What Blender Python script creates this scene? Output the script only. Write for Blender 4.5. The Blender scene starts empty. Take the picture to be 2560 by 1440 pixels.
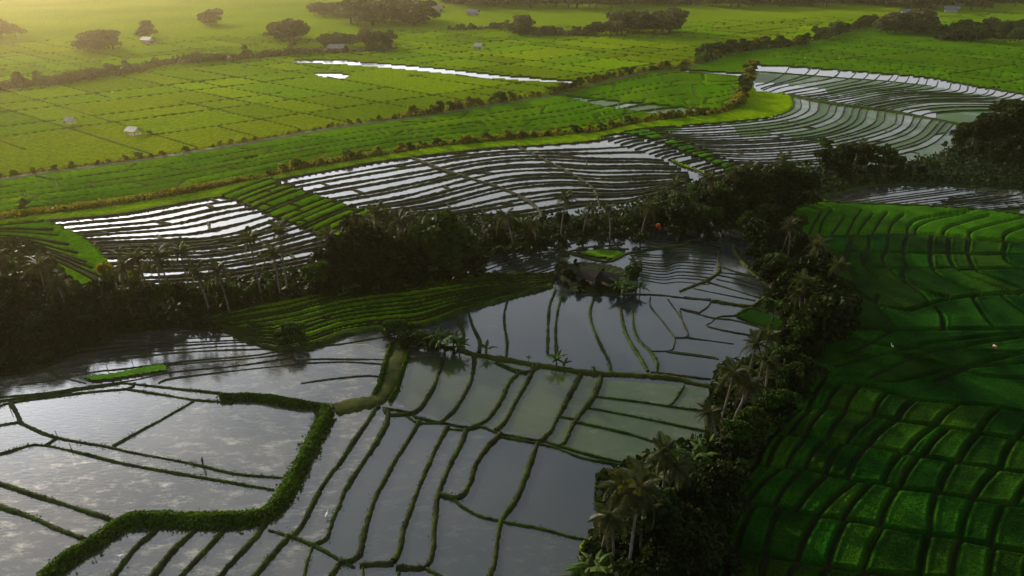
import bpy, math, random
import numpy as np
from mathutils import Vector, Matrix
R = math.radians
rnd = random.Random(11)
rng = np.random.default_rng(5)
S = bpy.context.scene
COL = S.collection

# ------------------------------------------------------------------ camera, light, exposure
CAM_H, FPX, PITCH = 60.0, 1708.0, R(27.5)
SUN_AZ, SUN_EL = R(-43), R(16)
cd = bpy.data.cameras.new("camera"); cam = bpy.data.objects.new("camera", cd); COL.objects.link(cam)
cam.location = (0, 0, CAM_H); cam.rotation_euler = (math.pi/2 - PITCH, 0, 0)
cd.sensor_width = 36; cd.lens = FPX/2560*36; cd.clip_start = 0.5; cd.clip_end = 12000
S.camera = cam
wd = bpy.data.worlds.new("World"); S.world = wd; wd.use_nodes = True
nt = wd.node_tree; nt.nodes.clear()
sky = nt.nodes.new("ShaderNodeTexSky"); sky.sky_type = 'NISHITA'; sky.sun_disc = False
sky.sun_elevation = SUN_EL; sky.sun_rotation = SUN_AZ; sky.air_density = 1.2; sky.dust_density = 2.5
# broken high cloud over the clear sky: soft noise on the view direction, flattened towards the horizon
tc = nt.nodes.new("ShaderNodeTexCoord"); mp = nt.nodes.new("ShaderNodeMapping"); mp.inputs['Scale'].default_value = (1, 1, 2.6)
no = nt.nodes.new("ShaderNodeTexNoise"); no.inputs['Scale'].default_value = 1.7; no.inputs['Detail'].default_value = 2
rp = nt.nodes.new("ShaderNodeValToRGB"); rp.color_ramp.elements[0].position = .27; rp.color_ramp.elements[1].position = .60
bw = nt.nodes.new("ShaderNodeRGBToBW")
cl = nt.nodes.new("ShaderNodeMixRGB"); cl.blend_type = 'MULTIPLY'; cl.inputs[0].default_value = 1; cl.inputs[2].default_value = (1.66, 1.76, 1.92, 1)
mx = nt.nodes.new("ShaderNodeMixRGB"); bg = nt.nodes.new("ShaderNodeBackground"); bg.inputs[1].default_value = 0.15
out = nt.nodes.new("ShaderNodeOutputWorld"); lk = nt.links.new
lk(tc.outputs['Generated'], mp.inputs[0]); lk(mp.outputs[0], no.inputs['Vector']); lk(no.outputs['Fac'], rp.inputs[0])
lk(sky.outputs[0], bw.inputs[0]); lk(bw.outputs[0], cl.inputs[1]); lk(rp.outputs[0], mx.inputs[0])
lk(sky.outputs[0], mx.inputs[1]); lk(cl.outputs[0], mx.inputs[2]); lk(mx.outputs[0], bg.inputs[0]); lk(bg.outputs[0], out.inputs[0])
sd = bpy.data.lights.new("sun", 'SUN'); sd.energy = 5.0; sd.angle = R(0.6); sd.color = (1, .80, .52)
sun = bpy.data.objects.new("sun", sd); COL.objects.link(sun)
sdir = Vector((math.sin(SUN_AZ)*math.cos(SUN_EL), math.cos(SUN_AZ)*math.cos(SUN_EL), math.sin(SUN_EL)))
sun.rotation_euler = sdir.to_track_quat('Z', 'Y').to_euler()
S.view_settings.view_transform = 'Standard'; S.view_settings.look = 'None'
S.view_settings.gamma = 1; S.view_settings.exposure = 0.22; S.view_settings.use_curve_mapping = False
S.render.engine = 'CYCLES'; S.cycles.max_bounces = 5; S.cycles.volume_bounces = 1; S.cycles.transparent_max_bounces = 4

# ------------------------------------------------------------------ terrain and picture-to-place helpers
CP, SP = math.cos(PITCH), math.sin(PITCH)
def T(x, y):                                   # the right-hand slope falls away from the sun
    u = (x-14)*.78 - (y-52)*.62
    u = np.clip(u, 0, 110); a = np.clip(u, 0, 55)
    return -0.0016*a*a - 0.176*(u-a)
def G(px, py):                                 # where the line of sight through a point of the photograph meets the ground
    px = np.asarray(px, float); py = np.asarray(py, float)
    a = (px-1280)/FPX; b = (py-720)/FPX
    dx = a; dy = CP - b*SP; dz = -SP - b*CP
    z = np.zeros_like(dx)
    for _ in range(8):
        t = (z-CAM_H)/dz; z = T(dx*t, dy*t)
    t = (z-CAM_H)/dz
    return dx*t, dy*t
def P(x, y, z=None):
    x = np.asarray(x, float); y = np.asarray(y, float)
    if z is None: z = T(x, y)
    dep = y*CP - (z-CAM_H)*SP
    up = (z-CAM_H)*CP + y*SP
    return 1280 + FPX*x/dep, 720 - FPX*up/dep
def Z(k, s):                                   # polyline text -> picture points; k names the enlarged tile it was read from
    pts = np.array([[float(v) for v in p.split(',')] for p in s.split()])
    if k:
        r, c = divmod(k-1, 3); pts = pts*0.33594 + np.array([[0, 850, 1700][c], [0, 480, 960][r]])
    return pts
def smooth(p, closed=False, sub=6):
    p = np.asarray(p, float)
    if len(p) < 3: return p
    if closed: q = np.vstack([p[-1], p, p[0], p[1]])
    else: q = np.vstack([2*p[0]-p[1], p, 2*p[-1]-p[-2]])
    o = []
    for i in range(1, len(q)-2):
        for t in np.arange(sub)/sub:
            a, b, c, d = q[i-1], q[i], q[i+1], q[i+2]
            o.append(.5*((2*b)+(c-a)*t+(2*a-5*b+4*c-d)*t*t+(3*b-a-3*c+d)*t**3))
    if not closed: o.append(q[-2])
    return np.array(o)
def resamp(p, n):
    d = np.r_[0, np.cumsum(np.hypot(*np.diff(p, axis=0).T))]
    t = np.linspace(0, d[-1], n)
    return np.stack([np.interp(t, d, p[:, 0]), np.interp(t, d, p[:, 1])], 1)
def inpoly(x, y, poly):
    c = np.zeros(np.shape(x), bool); n = len(poly)
    for i in range(n):
        x0, y0 = poly[i-1]; x1, y1 = poly[i]
        if y0 == y1: continue
        c ^= ((y0 > y) != (y1 > y)) & (x < (x1-x0)*(y-y0)/(y1-y0)+x0)
    return c

# ------------------------------------------------------------------ object helpers
def link(o, parent=None):
    COL.objects.link(o)
    if parent is not None: o.parent = parent
    return o
def tag(o, label=None, cat=None, group=None, kind=None):
    if label: o['label'] = label
    if cat: o['category'] = cat
    if group: o['group'] = group
    if kind: o['kind'] = kind
    return o
def empty(name, loc=(0, 0, 0), rz=0):
    o = bpy.data.objects.new(name, None); o.location = loc; o.rotation_euler = (0, 0, rz); o.empty_display_size = .2
    return link(o)
def mesh_np(name, v, f, mat, smoothed=False):
    v = np.asarray(v, np.float32); f = np.asarray(f, np.int32)
    m = bpy.data.meshes.new(name); k = f.shape[1]
    m.vertices.add(len(v)); m.vertices.foreach_set('co', v.ravel())
    m.loops.add(f.size); m.loops.foreach_set('vertex_index', f.ravel())
    m.polygons.add(len(f)); m.polygons.foreach_set('loop_start', np.arange(len(f), dtype=np.int32)*k)
    if smoothed: m.polygons.foreach_set('use_smooth', np.ones(len(f), bool))
    m.materials.append(mat); m.update(calc_edges=True); m.validate()
    return m
class MB:                                      # collects solids as one mesh
    def __init__(s): s.v = []; s.f = []
    def add(s, v, f):
        n = len(s.v); s.v += [tuple(p) for p in v]; s.f += [tuple(i+n for i in q) for q in f]
    def box(s, x0, x1, y0, y1, z0, z1):
        s.add([(x0,y0,z0),(x1,y0,z0),(x1,y1,z0),(x0,y1,z0),(x0,y0,z1),(x1,y0,z1),(x1,y1,z1),(x0,y1,z1)],
              [(3,2,1,0),(4,5,6,7),(0,1,5,4),(1,2,6,5),(2,3,7,6),(3,0,4,7)])
    def tube(s, pts, rad, n=6):
        pts = [Vector(p) for p in pts]; v = []; f = []
        for i, p in enumerate(pts):
            d = (pts[min(i+1, len(pts)-1)]-pts[max(i-1, 0)]).normalized()
            a = d.cross(Vector((0.3, 1, .1))).normalized(); b = d.cross(a)
            for k in range(n):
                an = 2*math.pi*k/n; v.append(p+(a*math.cos(an)+b*math.sin(an))*rad[i])
        for i in range(len(pts)-1):
            for k in range(n):
                f.append((i*n+k, i*n+(k+1) % n, (i+1)*n+(k+1) % n, (i+1)*n+k))
        f.append(tuple(range(n-1, -1, -1))); f.append(tuple((len(pts)-1)*n+k for k in range(n)))
        s.add(v, f)
    def mesh(s, name, mat):
        m = bpy.data.meshes.new(name); m.from_pydata(s.v, [], s.f); m.materials.append(mat); m.update(); return m
    def build(s, name, mat, parent=None): return link(bpy.data.objects.new(name, s.mesh(name, mat)), parent)

# ------------------------------------------------------------------ materials
def mat(name, c1, c2, scale=1.0, rough=.9, bump=0.0, bscale=None, spec=.2, objvar=0.0, transl=0.0, detail=4, lo=.35, hi=.65):
    m = bpy.data.materials.new(name); m.use_nodes = True; t = m.node_tree; N = t.nodes; L = t.links.new
    b = N['Principled BSDF']; tc = N.new('ShaderNodeTexCoord')
    n = N.new('ShaderNodeTexNoise'); n.inputs['Scale'].default_value = scale; n.inputs['Detail'].default_value = detail
    geo = N.new('ShaderNodeNewGeometry'); L(geo.outputs['Position'], n.inputs['Vector'])
    r = N.new('ShaderNodeValToRGB'); r.color_ramp.elements[0].position = lo; r.color_ramp.elements[1].position = hi
    r.color_ramp.elements[0].color = (*c1, 1); r.color_ramp.elements[1].color = (*c2, 1); L(n.outputs['Fac'], r.inputs[0])
    col = r.outputs[0]
    if objvar:
        oi = N.new('ShaderNodeObjectInfo'); h = N.new('ShaderNodeHueSaturation')
        a = N.new('ShaderNodeMapRange'); a.inputs[3].default_value = 1-objvar; a.inputs[4].default_value = 1+objvar
        L(oi.outputs['Random'], a.inputs[0]); L(a.outputs[0], h.inputs['Value'])
        mu = N.new('ShaderNodeMath'); mu.operation = 'MULTIPLY'; mu.inputs[1].default_value = 7.31
        fr = N.new('ShaderNodeMath'); fr.operation = 'FRACT'
        a2 = N.new('ShaderNodeMapRange'); a2.inputs[3].default_value = .5-objvar*.06; a2.inputs[4].default_value = .5+objvar*.06
        L(oi.outputs['Random'], mu.inputs[0]); L(mu.outputs[0], fr.inputs[0]); L(fr.outputs[0], a2.inputs[0]); L(a2.outputs[0], h.inputs['Hue'])
        L(col, h.inputs['Color']); col = h.outputs[0]
    if name.startswith('rice') or name in ('under', 'ground', 'bund_green', 'path'):      # tufts and planting rows: fine dark and light flecks
        nf = N.new('ShaderNodeTexNoise'); nf.inputs['Scale'].default_value = 1.1 if 'far' in name or 'mid' in name else 3.2; nf.inputs['Detail'].default_value = 5; L(geo.outputs['Position'], nf.inputs['Vector'])
        wv = N.new('ShaderNodeTexWave'); wv.inputs['Scale'].default_value = .9; wv.inputs['Distortion'].default_value = 1.5; wv.inputs['Detail'].default_value = 2; L(geo.outputs['Position'], wv.inputs['Vector'])
        ad = N.new('ShaderNodeMath'); ad.operation = 'MULTIPLY_ADD'; ad.inputs[1].default_value = .12; L(wv.outputs['Fac'], ad.inputs[0]); L(nf.outputs['Fac'], ad.inputs[2])
        mr = N.new('ShaderNodeMapRange'); mr.inputs[1].default_value = .35; mr.inputs[2].default_value = .75; mr.inputs[3].default_value = .55; mr.inputs[4].default_value = 1.35; L(ad.outputs[0], mr.inputs[0])
        vm = N.new('ShaderNodeVectorMath'); vm.operation = 'SCALE'; L(col, vm.inputs[0]); L(mr.outputs[0], vm.inputs['Scale']); col = vm.outputs[0]
    L(col, b.inputs['Base Color']); b.inputs['Roughness'].default_value = rough
    b.inputs['Specular IOR Level'].default_value = spec
    if bump:
        n2 = N.new('ShaderNodeTexNoise'); n2.inputs['Scale'].default_value = bscale or scale*3; n2.inputs['Detail'].default_value = 4
        L(geo.outputs['Position'], n2.inputs['Vector'])
        bp = N.new('ShaderNodeBump'); bp.inputs['Distance'].default_value = bump; bp.inputs['Strength'].default_value = 1
        L(n2.outputs['Fac'], bp.inputs['Height']); L(bp.outputs[0], b.inputs['Normal'])
    if transl:
        tr = N.new('ShaderNodeBsdfTranslucent'); ms = N.new('ShaderNodeMixShader'); ms.inputs[0].default_value = transl
        g = N.new('ShaderNodeMixRGB'); g.blend_type = 'MULTIPLY'; g.inputs[0].default_value = 1; g.inputs[2].default_value = (1.5, 1.35, .6, 1)
        L(col, g.inputs[1]); L(g.outputs[0], tr.inputs[0])
        o = N['Material Output']; L(b.outputs[0], ms.inputs[1]); L(tr.outputs[0], ms.inputs[2]); L(ms.outputs[0], o.inputs[0])
    return m
M = {}
M['rice_far'] = mat('rice_far', (.078, .150, .0003), (.120, .195, .0004), .012, bump=.10, bscale=.9, spec=.0, objvar=.26)
M['rice_mid'] = mat('rice_mid', (.034, .098, .0004), (.062, .145, .0006), .05, bump=.22, bscale=1.5, spec=.0, objvar=.16)
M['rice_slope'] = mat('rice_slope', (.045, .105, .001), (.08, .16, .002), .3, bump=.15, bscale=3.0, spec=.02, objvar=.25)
M['rice_top'] = mat('rice_top', (.020, .080, .001), (.038, .125, .001), .2, bump=.15, bscale=3.0, spec=.02, objvar=.2)
M['rice_hill'] = mat('rice_hill', (.003, .020, .001), (.014, .052, .002), .16, bump=.22, bscale=3.5, spec=.02, objvar=.3)  # darkened crop: shade of the slope turned from the sun is in the colour
M['rice_bed'] = mat('rice_bed', (.09, .22, .01), (.12, .28, .015), .6, bump=.1, bscale=5, spec=.05)
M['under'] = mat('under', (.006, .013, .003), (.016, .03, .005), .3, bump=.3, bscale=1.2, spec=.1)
M['bund'] = mat('bund', (.014, .014, .006), (.026, .046, .005), .5, bump=.08, bscale=6, spec=.1)
M['bund_dark'] = mat('bund_dark', (.020, .019, .012), (.032, .045, .014), .3, bump=.08, bscale=4, spec=.1)
M['bund_green'] = mat('bund_green', (.012, .020, .004), (.030, .062, .005), .6, bump=.1, bscale=5, spec=.1)
M['bund_field'] = mat('bund_field', (.012, .020, .002), (.024, .036, .004), .3, bump=.05, bscale=4, spec=.05)
M['bund_far'] = mat('bund_far', (.035, .070, .001), (.055, .10, .001), .1, bump=.05, bscale=4, spec=.05)
M['soil'] = mat('soil', (.005, .006, .002), (.012, .012, .004), .5, bump=.05, bscale=4, spec=.1)
M['path'] = mat('path', (.018, .032, .002), (.046, .050, .008), .5, bump=.06, bscale=5, spec=.1)
M['road'] = mat('road', (.075, .068, .05), (.11, .10, .08), .3, bump=.03, bscale=3, spec=.2)
M['ground'] = mat('ground', (.035, .060, .008), (.06, .09, .01), .03, bump=.2, bscale=1, spec=.05)
M['bark'] = mat('bark', (.05, .042, .032), (.09, .08, .065), 2, bump=.03, bscale=8)
M['bark_pale'] = mat('bark_pale', (.07, .065, .055), (.12, .11, .10), 2, bump=.02, bscale=8)
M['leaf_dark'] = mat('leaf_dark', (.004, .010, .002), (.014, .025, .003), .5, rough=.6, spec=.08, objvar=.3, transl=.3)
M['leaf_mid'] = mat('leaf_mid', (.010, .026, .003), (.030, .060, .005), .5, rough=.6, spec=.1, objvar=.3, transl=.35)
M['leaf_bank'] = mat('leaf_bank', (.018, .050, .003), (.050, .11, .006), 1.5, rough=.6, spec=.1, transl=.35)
M['leaf_sunlit'] = mat('leaf_sunlit', (.07, .085, .006), (.14, .14, .01), .5, rough=.6, spec=.1, objvar=.3, transl=.55)  # leaf green with the low sun's yellow light painted in
M['leaf_red'] = mat('leaf_red', (.25, .05, .015), (.4, .12, .02), .8, rough=.6, spec=.3, objvar=.15, transl=.35)
M['leaf_far'] = mat('leaf_far', (.035, .040, .014), (.07, .07, .022), .2, rough=.7, spec=.2, objvar=.3, transl=.2)
M['frond'] = mat('frond', (.014, .026, .004), (.042, .05, .008), .8, rough=.45, spec=.3, objvar=.3, transl=.35)
M['banana'] = mat('banana', (.022, .055, .004), (.05, .09, .008), .8, rough=.6, spec=.15, objvar=.3, transl=.45)
M['dry'] = mat('dry', (.03, .024, .008), (.055, .042, .014), 1, rough=.7, transl=.3)
M['thatch'] = mat('thatch', (.007, .006, .005), (.016, .014, .011), 1.5, bump=.05, bscale=9)
M['tin'] = mat('tin', (.06, .07, .11), (.11, .12, .17), .8, rough=.5, spec=.5)
M['tin_old'] = mat('tin_old', (.14, .14, .14), (.25, .24, .23), .8, rough=.6, spec=.4)
M['tile'] = mat('tile', (.22, .13, .10), (.34, .22, .19), .8)
M['wood'] = mat('wood', (.06, .045, .03), (.11, .085, .06), 3)
M['wall'] = mat('wall', (.28, .26, .23), (.38, .36, .32), .7)
M['blue'] = mat('blue', (.22, .26, .55), (.38, .42, .75), 1, rough=.5)
M['white'] = mat('white', (.72, .72, .70), (.8, .8, .78), 2, rough=.7)
M['skin'] = mat('skin', (.18, .10, .07), (.22, .13, .09), 3, rough=.6)
M['cloth'] = mat('cloth', (.03, .03, .035), (.05, .05, .06), 3)
M['redcloth'] = mat('redcloth', (.30, .03, .02), (.38, .05, .03), 3)
M['straw'] = mat('straw', (.45, .38, .22), (.6, .5, .3), 6)
M['beak'] = mat('beak', (.5, .3, .05), (.55, .35, .06), 3)

def water_mat(name, mud1, mud2, scale, green=None, rough=.08, silt=.9, gmax=.8):
    m = bpy.data.materials.new(name); m.use_nodes = True; t = m.node_tree; N = t.nodes; L = t.links.new
    b = N['Principled BSDF']; geo = N.new('ShaderNodeNewGeometry')
    n = N.new('ShaderNodeTexNoise'); n.inputs['Scale'].default_value = scale; n.inputs['Detail'].default_value = 6; L(geo.outputs['Position'], n.inputs['Vector'])
    r = N.new('ShaderNodeValToRGB'); r.color_ramp.elements[0].position = .38; r.color_ramp.elements[1].position = .68
    r.color_ramp.elements[0].color = (*mud1, 1); r.color_ramp.elements[1].color = (*mud2, 1); L(n.outputs['Fac'], r.inputs[0])
    col = r.outputs[0]
    oi = N.new('ShaderNodeObjectInfo'); a = N.new('ShaderNodeMapRange'); a.inputs[3].default_value = .75; a.inputs[4].default_value = 1.25
    L(oi.outputs['Random'], a.inputs[0]); h = N.new('ShaderNodeHueSaturation'); L(a.outputs[0], h.inputs['Value']); L(col, h.inputs['Color']); col = h.outputs[0]
    b.inputs['Roughness'].default_value = rough; b.inputs['IOR'].default_value = 1.85; b.inputs['Specular IOR Level'].default_value = .5
    L(col, b.inputs['Base Color'])
    # drifts of floating silt and straw, pale against the water
    ms_ = N.new('ShaderNodeMapping'); ms_.inputs['Rotation'].default_value = (0, 0, -.4); ms_.inputs['Scale'].default_value = (.30, .75, 1); L(geo.outputs['Position'], ms_.inputs[0])
    ns = N.new('ShaderNodeTexNoise'); ns.inputs['Scale'].default_value = 1.0; ns.inputs['Detail'].default_value = 9; ns.inputs['Roughness'].default_value = .8; L(ms_.outputs[0], ns.inputs['Vector'])
    sh = N.new('ShaderNodeMath'); sh.operation = 'MULTIPLY_ADD'; sh.inputs[1].default_value = .14; L(oi.outputs['Random'], sh.inputs[0]); L(ns.outputs['Fac'], sh.inputs[2])
    rs = N.new('ShaderNodeMapRange'); rs.inputs[1].default_value = .62; rs.inputs[2].default_value = .84; rs.inputs[3].default_value = 0; rs.inputs[4].default_value = silt; L(sh.outputs[0], rs.inputs[0])
    mxs = N.new('ShaderNodeMixRGB'); mxs.inputs[2].default_value = (.34, .33, .25, 1); L(rs.outputs[0], mxs.inputs[0]); L(col, mxs.inputs[1]); L(mxs.outputs[0], b.inputs['Base Color'])
    rr = N.new('ShaderNodeMapRange'); rr.inputs[3].default_value = rough; rr.inputs[4].default_value = .35; L(rs.outputs[0], rr.inputs[0]); L(rr.outputs[0], b.inputs['Roughness'])
    # wind ripples: streaks of finer relief
    mp = N.new('ShaderNodeMapping'); mp.inputs['Rotation'].default_value = (0, 0, .5); mp.inputs['Scale'].default_value = (.35, 1.6, 1); L(geo.outputs['Position'], mp.inputs[0])
    n2 = N.new('ShaderNodeTexNoise'); n2.inputs['Scale'].default_value = 2.2; n2.inputs['Detail'].default_value = 4; L(mp.outputs[0], n2.inputs['Vector'])
    bp = N.new('ShaderNodeBump'); bp.inputs['Distance'].default_value = .012; L(n2.outputs['Fac'], bp.inputs['Height']); L(bp.outputs[0], b.inputs['Normal'])
    if green:                                  # young rice standing in the water
        g = N.new('ShaderNodeBsdfDiffuse'); g.inputs[0].default_value = (*green, 1)
        n3 = N.new('ShaderNodeTexNoise'); n3.inputs['Scale'].default_value = .12; n3.inputs['Detail'].default_value = 3; L(geo.outputs['Position'], n3.inputs['Vector'])
        a2 = N.new('ShaderNodeMath'); a2.operation = 'ADD'; L(n3.outputs['Fac'], a2.inputs[0]); L(oi.outputs['Random'], a2.inputs[1])
        r3 = N.new('ShaderNodeMapRange'); r3.inputs[1].default_value = .35; r3.inputs[2].default_value = 1.15; r3.inputs[3].default_value = .15; r3.inputs[4].default_value = gmax
        L(a2.outputs[0], r3.inputs[0]); ms = N.new('ShaderNodeMixShader'); L(r3.outputs[0], ms.inputs[0])
        L(b.outputs[0], ms.inputs[1]); L(g.outputs[0], ms.inputs[2]); L(ms.outputs[0], N['Material Output'].inputs[0])
    return m
M['water'] = water_mat('paddy_water', (.026, .028, .024), (.060, .058, .044), .09)
M['water_clear'] = water_mat('clear_water', (.014, .022, .022), (.032, .038, .032), .06, silt=.15)
M['water_seed'] = water_mat('seedling_water', (.03, .036, .02), (.06, .062, .036), .1, green=(.045, .085, .02), rough=.1, silt=.3, gmax=.42)
M['water_young'] = water_mat('sprouting_water', (.05, .06, .04), (.09, .10, .06), .1, green=(.03, .085, .006), rough=.12)

# ------------------------------------------------------------------ regions of the ground, read off the photograph
REG = [('far_rice_plain', 'rice_far', .45, .5, None)]
RPOLY = [None]
def region(name, typ, poly, h=0, edge=.4, k=0, close=True):
    REG.append((name, typ, h, edge, None)); RPOLY.append(smooth(Z(k, poly), True, 5) if close else Z(k, poly))
    return RPOLY[-1]
LINES = []                                     # (world polyline, width, height, material, region name)
def line(pts, w=.3, h=.16, m='bund_dark', sm=True, own='rice_terraces'):
    pts = np.asarray(pts, float)
    if sm: pts = smooth(pts, sub=5)
    x, y = G(pts[:, 0], pts[:, 1]); LINES.append((np.stack([x, y], 1), w, h, m, own))
def ruled(A, B, n, w, h, m, own, first=True, last=True, cuts=0, jit=.25, cw=None, res=40):
    A = resamp(smooth(Z(0, A) if isinstance(A, str) else A), res); B = resamp(smooth(Z(0, B) if isinstance(B, str) else B), res)
    cur = []
    for i in range(n+1):
        t = i/n + (rnd.uniform(-jit, jit)/n if 0 < i < n else 0)
        c = A*(1-t)+B*t; cur.append(c)
        if (i == 0 and not first) or (i == n and not last): continue
        line(c, w, h, m, False, own)
    if cuts:
        for a, b in zip(cur[:-1], cur[1:]):
            k = rnd.uniform(0, 1)/cuts
            while k < 1:
                j = min(res-1, int(k*(res-1))); j2 = min(res-1, max(0, j+rnd.choice([-1, 0, 1])))
                line([a[j], b[j2]], cw or w, h, m, False, own); k += rnd.uniform(.6, 1.5)/cuts
    return cur

region('strip_fields', 'rice_mid', "-200,480 0,452 97,436 319,409 571,369 860,320 1018,299 1220,268 1421,236 1623,185 1834,138 1884,132 1884,168 1862,210 1850,256 1801,282 1700,293 1589,307 1488,329 1287,347 1085,365 1000,380 850,404 760,420 670,440 560,463 437,488 235,519 100,534 0,547 -200,575", .45, .5, close=False)
region('upper_right_fields', 'rice_mid', "1884,165 1884,132 1910,124 2002,118 2103,90 2187,68 2330,92 2600,115 2750,120 2750,270 2560,236 2439,216 2318,194 2103,176", .45, .5, close=False)
# undergrowth under the tree belts
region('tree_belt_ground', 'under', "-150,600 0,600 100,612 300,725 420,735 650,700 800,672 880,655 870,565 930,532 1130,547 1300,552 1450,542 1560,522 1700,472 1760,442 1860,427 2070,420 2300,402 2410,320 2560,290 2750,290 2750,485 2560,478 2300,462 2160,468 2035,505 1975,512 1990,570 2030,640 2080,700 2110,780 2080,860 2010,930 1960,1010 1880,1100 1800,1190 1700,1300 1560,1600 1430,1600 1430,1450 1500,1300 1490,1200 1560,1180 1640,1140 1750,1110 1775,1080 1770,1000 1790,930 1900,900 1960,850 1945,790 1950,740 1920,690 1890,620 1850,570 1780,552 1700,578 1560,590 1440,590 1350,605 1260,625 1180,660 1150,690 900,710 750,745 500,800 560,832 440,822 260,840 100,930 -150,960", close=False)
region('foreground_pools', 'water', "-150,1600 -150,962 100,930 260,840 440,822 560,832 690,870 780,868 870,836 1000,822 1062,815 1160,778 1270,745 1380,716 1390,692 1150,690 1180,660 1260,625 1350,605 1440,590 1560,590 1700,578 1780,552 1850,570 1890,620 1920,690 1950,740 1945,790 1960,850 1900,900 1790,930 1770,1000 1775,1080 1750,1110 1640,1140 1560,1180 1490,1200 1500,1300 1450,1370 1430,1450 1430,1600", close=False)
region('centre_pools', 'water_clear', "1062,815 1160,778 1270,745 1380,716 1390,692 1150,690 1180,660 1260,625 1350,605 1440,590 1560,590 1700,578 1780,552 1850,570 1890,620 1920,690 1950,740 1945,790 1960,850 1900,900 1790,930 1770,965 1600,945 1450,935 1300,905 1150,875 1040,850", close=False)
region('lower_pools', 'water_clear', "1020,1010 1090,1045 1340,1090 1400,1115 1560,1165 1490,1200 1500,1300 1450,1370 1430,1600 700,1600 760,1440 860,1250 960,1050", close=False)
region('seedling_pools', 'water_seed', "1012,895 1060,893 1110,895 1180,890 1300,905 1500,948 1765,968 1775,1080 1640,1140 1545,1165 1400,1115 1340,1090 1090,1045 1020,1020 985,1000", close=False)
region('left_terrace', 'water', "107,555 200,546 300,537 400,520 480,505 556,492 620,512 690,545 760,566 810,588 850,620 880,655 800,672 650,700 500,722 400,735 330,735 300,700 262,642 228,608 188,584")
region('green_terrace', 'rice_mid', "-150,585 0,562 107,555 188,584 228,608 262,642 300,700 330,738 200,720 100,625 0,612 -150,612", .45, .7)
region('green_saddle', 'rice_mid', "556,492 600,470 680,448 760,480 870,515 930,530 900,560 810,590 760,568 690,545 620,512", .45, .7)
region('middle_terrace', 'water', "690,452 850,425 1000,402 1130,384 1230,372 1350,362 1480,352 1535,343 1590,360 1640,385 1700,415 1760,440 1700,470 1640,490 1560,520 1450,540 1300,550 1130,545 960,532 870,515 760,480")
region('green_tongue', 'rice_top', "1560,332 1620,322 1665,340 1720,368 1790,395 1870,428 1830,436 1760,402 1700,378 1640,350", .45, .6)
region('ladder_terrace', 'water', "1500,345 1560,334 1640,352 1710,380 1770,403 1835,432 1790,440 1740,425 1680,400 1600,372")
region('right_terrace', 'water_young', "1625,322 1750,310 1850,300 1940,288 1985,265 1975,238 2075,258 2217,277 2330,297 2410,312 2380,370 2300,400 2200,412 2070,418 1950,425 1870,428 1790,397 1720,370 1660,345")
region('right_terrace_pools', 'water', "1700,312 1830,312 1850,345 1960,330 1990,350 2040,360 2060,400 1950,418 1850,418 1790,395 1730,370 1690,345", close=False)
region('upper_terrace', 'water_young', "1868,161 1975,165 2103,175 2204,183 2318,193 2439,215 2560,235 2720,262 2720,300 2560,290 2480,302 2410,312 2330,297 2217,277 2075,258 1975,238 1885,225 1862,205", close=False)
region('upper_pools', 'water', "1868,161 1975,165 2103,175 2204,183 2318,193 2439,215 2560,235 2720,262 2720,285 2560,252 2439,234 2318,213 2204,201 2103,194 1975,184 1868,176", close=False)
region('ridge_pools', 'water', "1880,205 1960,210 2060,222 2130,248 2230,262 2340,280 2340,294 2217,275 2075,256 1975,236 1890,230", close=False)
region('lake_terrace', 'water', "2035,505 2100,485 2160,468 2300,462 2430,468 2560,478 2740,490 2740,580 2560,540 2450,525 2300,516 2150,512")
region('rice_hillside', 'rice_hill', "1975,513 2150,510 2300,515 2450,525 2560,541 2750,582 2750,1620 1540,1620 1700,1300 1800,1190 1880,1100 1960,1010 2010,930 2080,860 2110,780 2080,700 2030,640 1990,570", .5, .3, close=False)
region('hillside_top', 'rice_top', "1975,513 2150,510 2300,515 2450,525 2560,541 2750,582 2750,610 2560,607 2470,604 2372,594 2271,588 2137,590 2015,596 1985,560", .45, .3, close=False)  # brighter rice than the slope below, its lit tone put into the colour
region('striped_slope', 'rice_slope', "500,800 750,745 900,712 1150,690 1390,690 1380,716 1270,745 1160,778 1062,815 1000,822 930,826 870,838 780,870 690,872 600,845", .5, .35, close=False)  # crop colour brightened to offset the tree shadow lying here
region('green_bed', 'rice_bed', "620,1390 900,1350 1150,1300 1240,1292 1238,1335 1000,1372 850,1398 700,1412", .3, .4, k=4, close=False)
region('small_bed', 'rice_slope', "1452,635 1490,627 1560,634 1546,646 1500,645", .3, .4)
region('green_corner', 'rice_hill', "1838,790 1872,773 1905,779 1950,798 1950,826 1900,816", .3, .4)
region('island', 'under', "1396,672 1440,658 1510,664 1560,676 1592,698 1590,724 1540,735 1450,732 1410,715")
for nm, s in [('far_water_strip', "735,151 850,151 950,158 1100,171 1140,176 1300,193 1440,203 1440,210 1300,203 1140,188 1000,174 850,162 735,158"),
              ('far_water_patch', "782,184 840,182 882,189 862,197 800,193"), ('road_water_strip', "1700,174 1870,185 1870,195 1700,183"),
              ('muddy_plots', "1412,240 1560,255 1760,273 1792,282 1700,290 1610,283 1500,265 1425,249"),
              ('water_sliver', "603,397 648,387 656,391 617,402"), ('water_sliver', "190,474 238,464 246,468 202,478")]:
    region(nm, 'water_young' if nm == 'muddy_plots' else 'water', s, close=False)

ROAD = Z(0, "-200,476 0,449 97,434 319,406 571,366 860,317 1018,296 1220,265 1421,232 1455,217 1623,181 1710,171 1834,134 1901,124 2002,114 2103,84 2187,64")
HEDGE2 = Z(0, "-200,575 0,547 100,534 235,519 437,488 560,463 670,440 760,420 850,404 1000,380 1085,365 1287,347 1488,329 1589,307 1700,293 1801,282 1850,256 1862,210 1884,168")

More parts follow.
